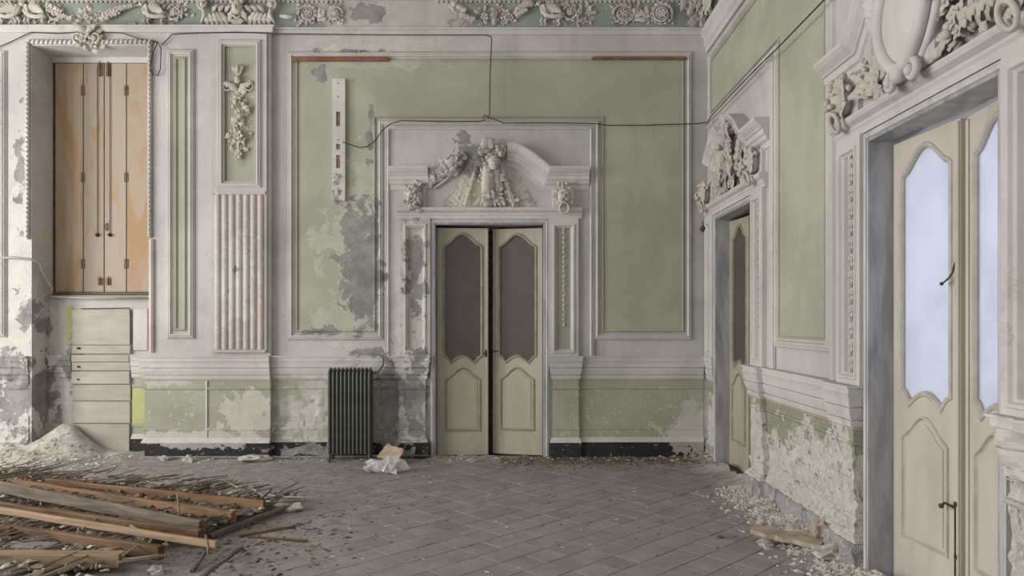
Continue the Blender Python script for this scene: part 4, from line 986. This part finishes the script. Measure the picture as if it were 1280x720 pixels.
# ================================================================== fallen ceiling piece: reed mat and beams
def bar(name, p, q, h, th, mat, label, cat='beam', ends=None, z1=None):
    """plank on edge between two world points (top-edge centres)"""
    p = Vector(p); q = Vector(q); d = (q-p); L = d.length; d.normalize(); n = Vector((-d.y, d.x, 0)).normalized(); up = Vector((0, 0, 1))
    mid = (p+q)/2; root_loc = Vector((mid.x, mid.y, 0)); mb = MB(); N = max(3, int(L/.25)); sts = []
    for i in range(N+1):
        c = p.lerp(q, i/N); j = n*random.uniform(-.004, .004)+up*random.uniform(-.004, .003)
        a = th/2; b_ = .006
        sts.append([c+j+n*(a-b_), c+j-n*(a-b_), c+j-n*a-up*b_, c+j-n*a-up*(h-b_), c+j-n*(a-b_)-up*h, c+j+n*(a-b_)-up*h, c+j+n*a-up*(h-b_), c+j+n*a-up*b_])
    v = [x for s_ in sts for x in s_]; f = []
    for i in range(N):
        for k in range(8): f.append((i*8+k, i*8+(k+1) % 8, (i+1)*8+(k+1) % 8, (i+1)*8+k))
    f += [list(range(8)), [N*8+k for k in range(8)]]
    v = [x-root_loc for x in v]; mb.add(v, f)
    # grain frame: rotate so object X runs along the beam
    ang = math.atan2(d.y, d.x); ca, sa = math.cos(-ang), math.sin(-ang)
    mb.v = [(x*ca-y*sa, x*sa+y*ca, z) for x, y, z in mb.v]
    o = mb.build(name, M[mat]); o.location = root_loc; o.rotation_euler = (0, 0, ang)
    return tag(o, label, cat)
for k in ('beam', 'beam_pale', 'beam_grey'):       # stretch the grain along the object's X
    for nd in M[k].node_tree.nodes:
        if nd.type == 'VECT_MATH' and nd.operation == 'MULTIPLY': nd.inputs[1].default_value = (.5, 5, 5)
MATZ = .065
bar('wooden_beam', fl(59, 598, .15), fl(331, 626, .13), .09, .035, 'beam', 'brown beam on edge at the far side of the reed mat')
bar('wooden_beam', fl(12, 598, .13), fl(292, 640, .13), .085, .045, 'beam', 'brown dusty beam second from the far side of the reed mat')
bar('wooden_beam', fl(-40, 594, .24), fl(251, 650, .16), .085, .035, 'beam_grey', 'grey-topped beam lying across its neighbour in the middle of the mat')
bar('wooden_beam', fl(-40, 622, .15), fl(251, 662, .135), .09, .045, 'beam', 'orange-brown beam just in front of the grey-topped beam')
bar('wooden_beam', fl(-30, 629, .18), fl(271, 676, .12), .045, .035, 'beam_pale', 'thin pale plank with a pointed right end overhanging the mat corner')
bar('wooden_beam', fl(17, 657, .13), fl(201, 682, .13), .085, .05, 'beam', 'knotty brown beam, second from the front of the photo')
bar('wooden_beam', fl(-40, 657, .13), fl(15.5, 658, .13), .085, .05, 'beam', 'short beam stub at the left edge butting the knotty beam')
bar('wooden_beam', fl(-40, 690, .12), fl(153, 690, .12), .08, .09, 'beam_pale', 'pale square beam nearest the front with chopped right end')
bar('grey_board', fl(22, 679, .09), fl(66, 681, .09), .045, .12, 'slate', 'short slate-grey painted board lying between the two front beams', 'board')
# the mat
V0 = Vector((-2.17, 5.2, 0)); uR = Vector((.29, .957, 0)).normalized(); vB = Vector((-.95, .31, 0)).normalized()
mat_root = empty('reed_mat', (V0.x-1.5, V0.y+.5, 0), 'fallen mat of grey reeds under the scattered beams at front left', 'reed mat')
rm = MB(); rm.tube([(0, 0, 0), (.33, .002, .003), (.66, -.003, 0), (1, 0, 0)], [.010, .011, .0105, .008], 6)
me = None; cnt = 0
for k in range(165):
    v = k*.0215; ln = 1.25 if v > .1 else 1.15
    for (ua, ub) in (((-.02 if v < .10 else -.95-random.random()*.3), .90+random.uniform(-.08, .05)+.07*math.sin(v*9)),):
        if random.random() < .06: continue
        ub2 = ub; p = V0+uR*(ua+random.uniform(-.05, .05))+vB*v; L = (ub2-ua)
        if me is None: me = rm.build('reed', M['reed'], mat_root, lambda q: (q[0]+mat_root.location.x, q[1]+mat_root.location.y, q[2])); o = me
        else: o = me.copy(); C.objects.link(o); o.parent = mat_root
        o.location = (p.x-mat_root.location.x, p.y-mat_root.location.y, MATZ+random.uniform(-.012, .012)-.012)
        o.scale = (L, random.uniform(.8, 1.2), random.uniform(.8, 1.2)); o.rotation_euler = (0, random.uniform(-.012, .008), math.atan2(uR.y, uR.x)+random.uniform(-.025, .025)); cnt += 1
mb = MB()      # broken reeds, splinters, crumbs over the mat
for k in range(620):
    v = random.uniform(-.1, 3.4); u = random.uniform(-1.15, 1.02); p = V0+uR*u+vB*v; a = math.atan2(uR.y, uR.x)+random.gauss(0, .5); L = random.uniform(.06, .38); z = MATZ+random.uniform(0, .045)
    mb.tube([(p.x, p.y, z), (p.x+math.cos(a)*L, p.y+math.sin(a)*L, z+random.uniform(-.02, .02))], [random.uniform(.004, .011), .004], 5)
for k in range(700):
    v = random.uniform(-.1, 3.4); u = random.uniform(-1.15, 1.05); p = V0+uR*u+vB*v; s = random.uniform(.006, .026)
    mb.blob((p.x, p.y, MATZ+.01), (s*1.5, s, s*.6), 1, .6)
tag(mb.build('broken_reeds', M['reed'], mat_root), kind='stuff')
mb = MB()
for k in range(150):
    v = random.uniform(-.2, 3.4); u = random.uniform(-1.5, .95); p = V0+uR*u+vB*v; s = random.uniform(.008, .03); mb.blob((p.x, p.y, MATZ+.014), (s*1.4, s, s*.5), 1, .6)
tag(mb.build('plaster_crumbs', M['chip_white'], mat_root), kind='stuff')
bar('wooden_batten', fl(262, 667, .05), fl(374, 625, .05), .03, .045, 'beam_grey', 'grey batten along the right edge of the reed mat', 'batten')
bar('wooden_stick', fl(299, 668, .02), fl(369, 656, .02), .018, .02, 'beam', 'thin brown stick pointing away from the mat, upper of two', 'stick')
bar('wooden_stick', fl(310, 669, .02), fl(384, 674, .02), .018, .018, 'beam', 'thin brown stick pointing right from the mat, lower of two', 'stick')
bar('wooden_stick', fl(250, 720, .10), fl(300, 684, .04), .02, .03, 'beam_grey', 'grey split stick leaning towards the mat at the bottom of the photo', 'stick')
bar('wooden_stick', fl(262, 682, .05), fl(240, 712, .02), .02, .025, 'beam_grey', 'short grey stick under the pointed plank end', 'stick')
for px, py, h, lb in ((222, 688, 0, ''),): pass
for (pa, pb, lb) in (((36, 616, .12), (43, 642, .14), 'bent pale splinter standing between beams at the left'), ((221, 626, .20), (224, 644, .12), 'pale splinter standing upright between the far beams'), ((257, 678, .12), (258, 692, .02), 'small wedge under the end of the pointed plank')):
    a = fl(*pa); b_ = fl(*pb); b_ = Vector((a.x+.02, a.y-.01, .05)); a.z = .05+pa[2]
    mb = MB(); r0 = Vector((a.x, a.y, 0)); mb.tube([a, (a+b_)/2+Vector((.008, 0, 0)), b_], [.005, .008, .008], 5); tag(mb.build('splinter', M['beam_pale']), lb, 'splinter')

# ================================================================== loose things on the floor
def rock(name, px, py, r, mat, label, sub=3, amp=.35, rot=0, cat='rubble'):
    p = fl(px, py); mb = MB(); mb.blob((0, 0, r[2]*.75), r, sub, amp); o = mb.build(name, M[mat]); o.location = (p.x, p.y, max(0, dust_h(min(p.x, XR-.02), p.y))-.004); o.rotation_euler = (0, 0, rot)
    for q in o.data.vertices: q.co.z = max(q.co.z, 0)
    return tag(o, label, cat)
rock('plaster_chunk', 363, 638, (.11, .07, .035), 'chunk', 'flat white plaster lump at the right tip of the reed mat', rot=.2)
rock('plaster_chunk', 317, 577, (.16, .10, .035), 'chunk', 'flat pale plaster slab lying by the dark plinth of the back wall')
rock('plaster_chunk', 206, 577, (.05, .04, .03), 'chunk', 'small white lump beside the floor pipe, furthest left')
rock('plaster_chunk', 235, 578, (.06, .04, .04), 'chunk', 'small white lump in front of the black plinth, left of the flat slab')
rock('plaster_chunk', 957, 682, (.055, .04, .03), 'chunk', 'small round grey lump left of the broken board by the right wall')
rock('plaster_chunk', 1028, 685, (.08, .06, .09), 'terra', 'large upright tan fragment against the right wall', amp=.5, rot=.5)
rock('plaster_chunk', 1046, 703, (.13, .09, .05), 'chunk', 'flat white fragment in front of the big tan fragment', rot=.4)
rock('plaster_chunk', 900, 672, (.02, .02, .012), 'chip_dark', 'tiny dark pebble on the open tiles')
rock('plaster_chunk', 590, 577, (.05, .04, .02), 'chunk', 'small pale lump on the sill line of the back door')
rock('plaster_chunk', 196, 717, (.05, .04, .025), 'chunk', 'pale crumbling lump at the bottom edge by the mat')
rock('plaster_chunk', 8, 718, (.08, .07, .04), 'chunk', 'white crumbling lump at the bottom left corner')
# broken boards
def shard(px, py, L, W, rot, lean, mat, label, hz=.02, th=.018):
    p = fl(px, py); mb = MB(); n = 9; out = []
    for i in range(n): out.append((L*i/(n-1)-L/2, -W/2+random.uniform(-.1, .1)*W))
    for i in range(n): out.append((L/2-L*i/(n-1), W/2+random.uniform(-.12, .12)*W))
    mb.plate(out, [], 0, th); o = mb.build('broken_board', M[mat], None, lambda q: (q[0], q[1], q[2])); o.location = (p.x, p.y, hz); o.rotation_euler = (lean[0], lean[1], rot)
    return tag(o, label, 'board')
shard(984, 683, .46, .13, -.72, (.1, .04), 'terra', 'long flat grey fragment lying on rubble beside the right wall', .05, .03)
shard(489, 579, .24, .17, -.5, (.75, .2), 'terra', 'tan triangular board leaning at the right foot of the radiator', .09)
shard(150, 598, .14, .03, .6, (0, 0), 'beam_grey', 'small grey sliver behind the far beam', .012, .01)
shard(248, 610, .22, .10, 1.1, (0, .05), 'beam_grey', 'dark flat sliver just behind the far beam, at its middle', .015, .012)
# crumpled plastic
p = fl(483, 590); mb = MB(); v, f = ICO[3]
out = []
for q in v:
    n = noise.fractal(q*2.6, .7, 2.2, 5); r2 = noise.fractal(q*4+Vector((9, 3, 1)), .6, 2.2, 5); k = 1+.5*n; out.append((q.x*.20*k, q.y*.13*k, max(0, (q.z*.5+.4)*.11*(1+1.3*r2))))
mb.add(out, f); o = mb.build('plastic_sheet', M['plastic']); o.location = (p.x, p.y, .004); tag(o, 'crumpled clear plastic sheet on the floor in front of the radiator', 'plastic sheet')

for o in list(C.objects):
    b_ = o.name.split('.')[0]
    if o.parent is None and b_ in ('wooden_beam', 'plaster_chunk', 'electric_cable', 'door_surround', 'wooden_lath', 'wooden_stick', 'splinter'):
        o['group'] = {'wooden_beam': 'fallen beams lying on the reed mat', 'plaster_chunk': 'plaster lumps scattered on the floor', 'electric_cable': 'cables tacked to the walls', 'door_surround': 'stucco door surrounds',
                      'wooden_lath': 'laths in the panel top', 'wooden_stick': 'loose sticks beside the reed mat', 'splinter': 'upright splinters among the beams'}[b_]
# fine litter
def litter(name, n, fn, mat, smin, smax, label, flat=.5):
    mb = MB()
    for k in range(n):
        x, y = fn(); 
        if not (-6.5 < x < XR-.03 and 3.8 < y < D-.02): continue
        s = smin+(smax-smin)*random.random()**3; z = max(0, dust_h(x, y)); a = random.random()*PI; c, d_ = math.cos(a), math.sin(a); l = s*random.uniform(1, 2.4)
        pts = [(l, 0, 0), (0, s, 0), (-l, 0, 0), (0, -s, 0), (random.uniform(-.3, .3)*l, 0, s*flat)]
        mb.add([(x+px*c-py*d_, y+px*d_+py*c, z+pz) for px, py, pz in pts], [(0,1,4),(1,2,4),(2,3,4),(3,0,4)])
    o = mb.build(name, M[mat], floor); return tag(o, label, kind='stuff')
U_ = random.uniform
litter('dark_litter', 1500, lambda: (U_(-6, 2), U_(4.1, 8.1)), 'chip_dark', .003, .013, None)
litter('dark_litter', 900, lambda: (-1.75+random.gauss(0, .45), 4.9+random.gauss(0, .6)), 'chip_dark', .003, .02, None)
litter('pale_litter', 1500, lambda: (U_(-6, 2), U_(4.1, 8.1)), 'chip_white', .003, .012, None)
litter('pale_litter', 4200, lambda: (XR-.03-abs(random.gauss(0, .15)), U_(4.0, 6.6)), 'chip_white', .004, .024, None, .8)
litter('pale_litter', 900, lambda: (-5.2+random.gauss(0, .5), 7.75+random.gauss(0, .2)), 'chip_white', .005, .024, None, .7)
litter('pale_litter', 900, lambda: (U_(-5, 2), D-.02-abs(random.gauss(0, .12))), 'chip_white', .004, .018, None, .7)
litter('straw_litter', 2800, lambda: (U_(-.2, 2.0), D-.08-abs(random.gauss(0, .2))), 'straw', .004, .02, None, .4)
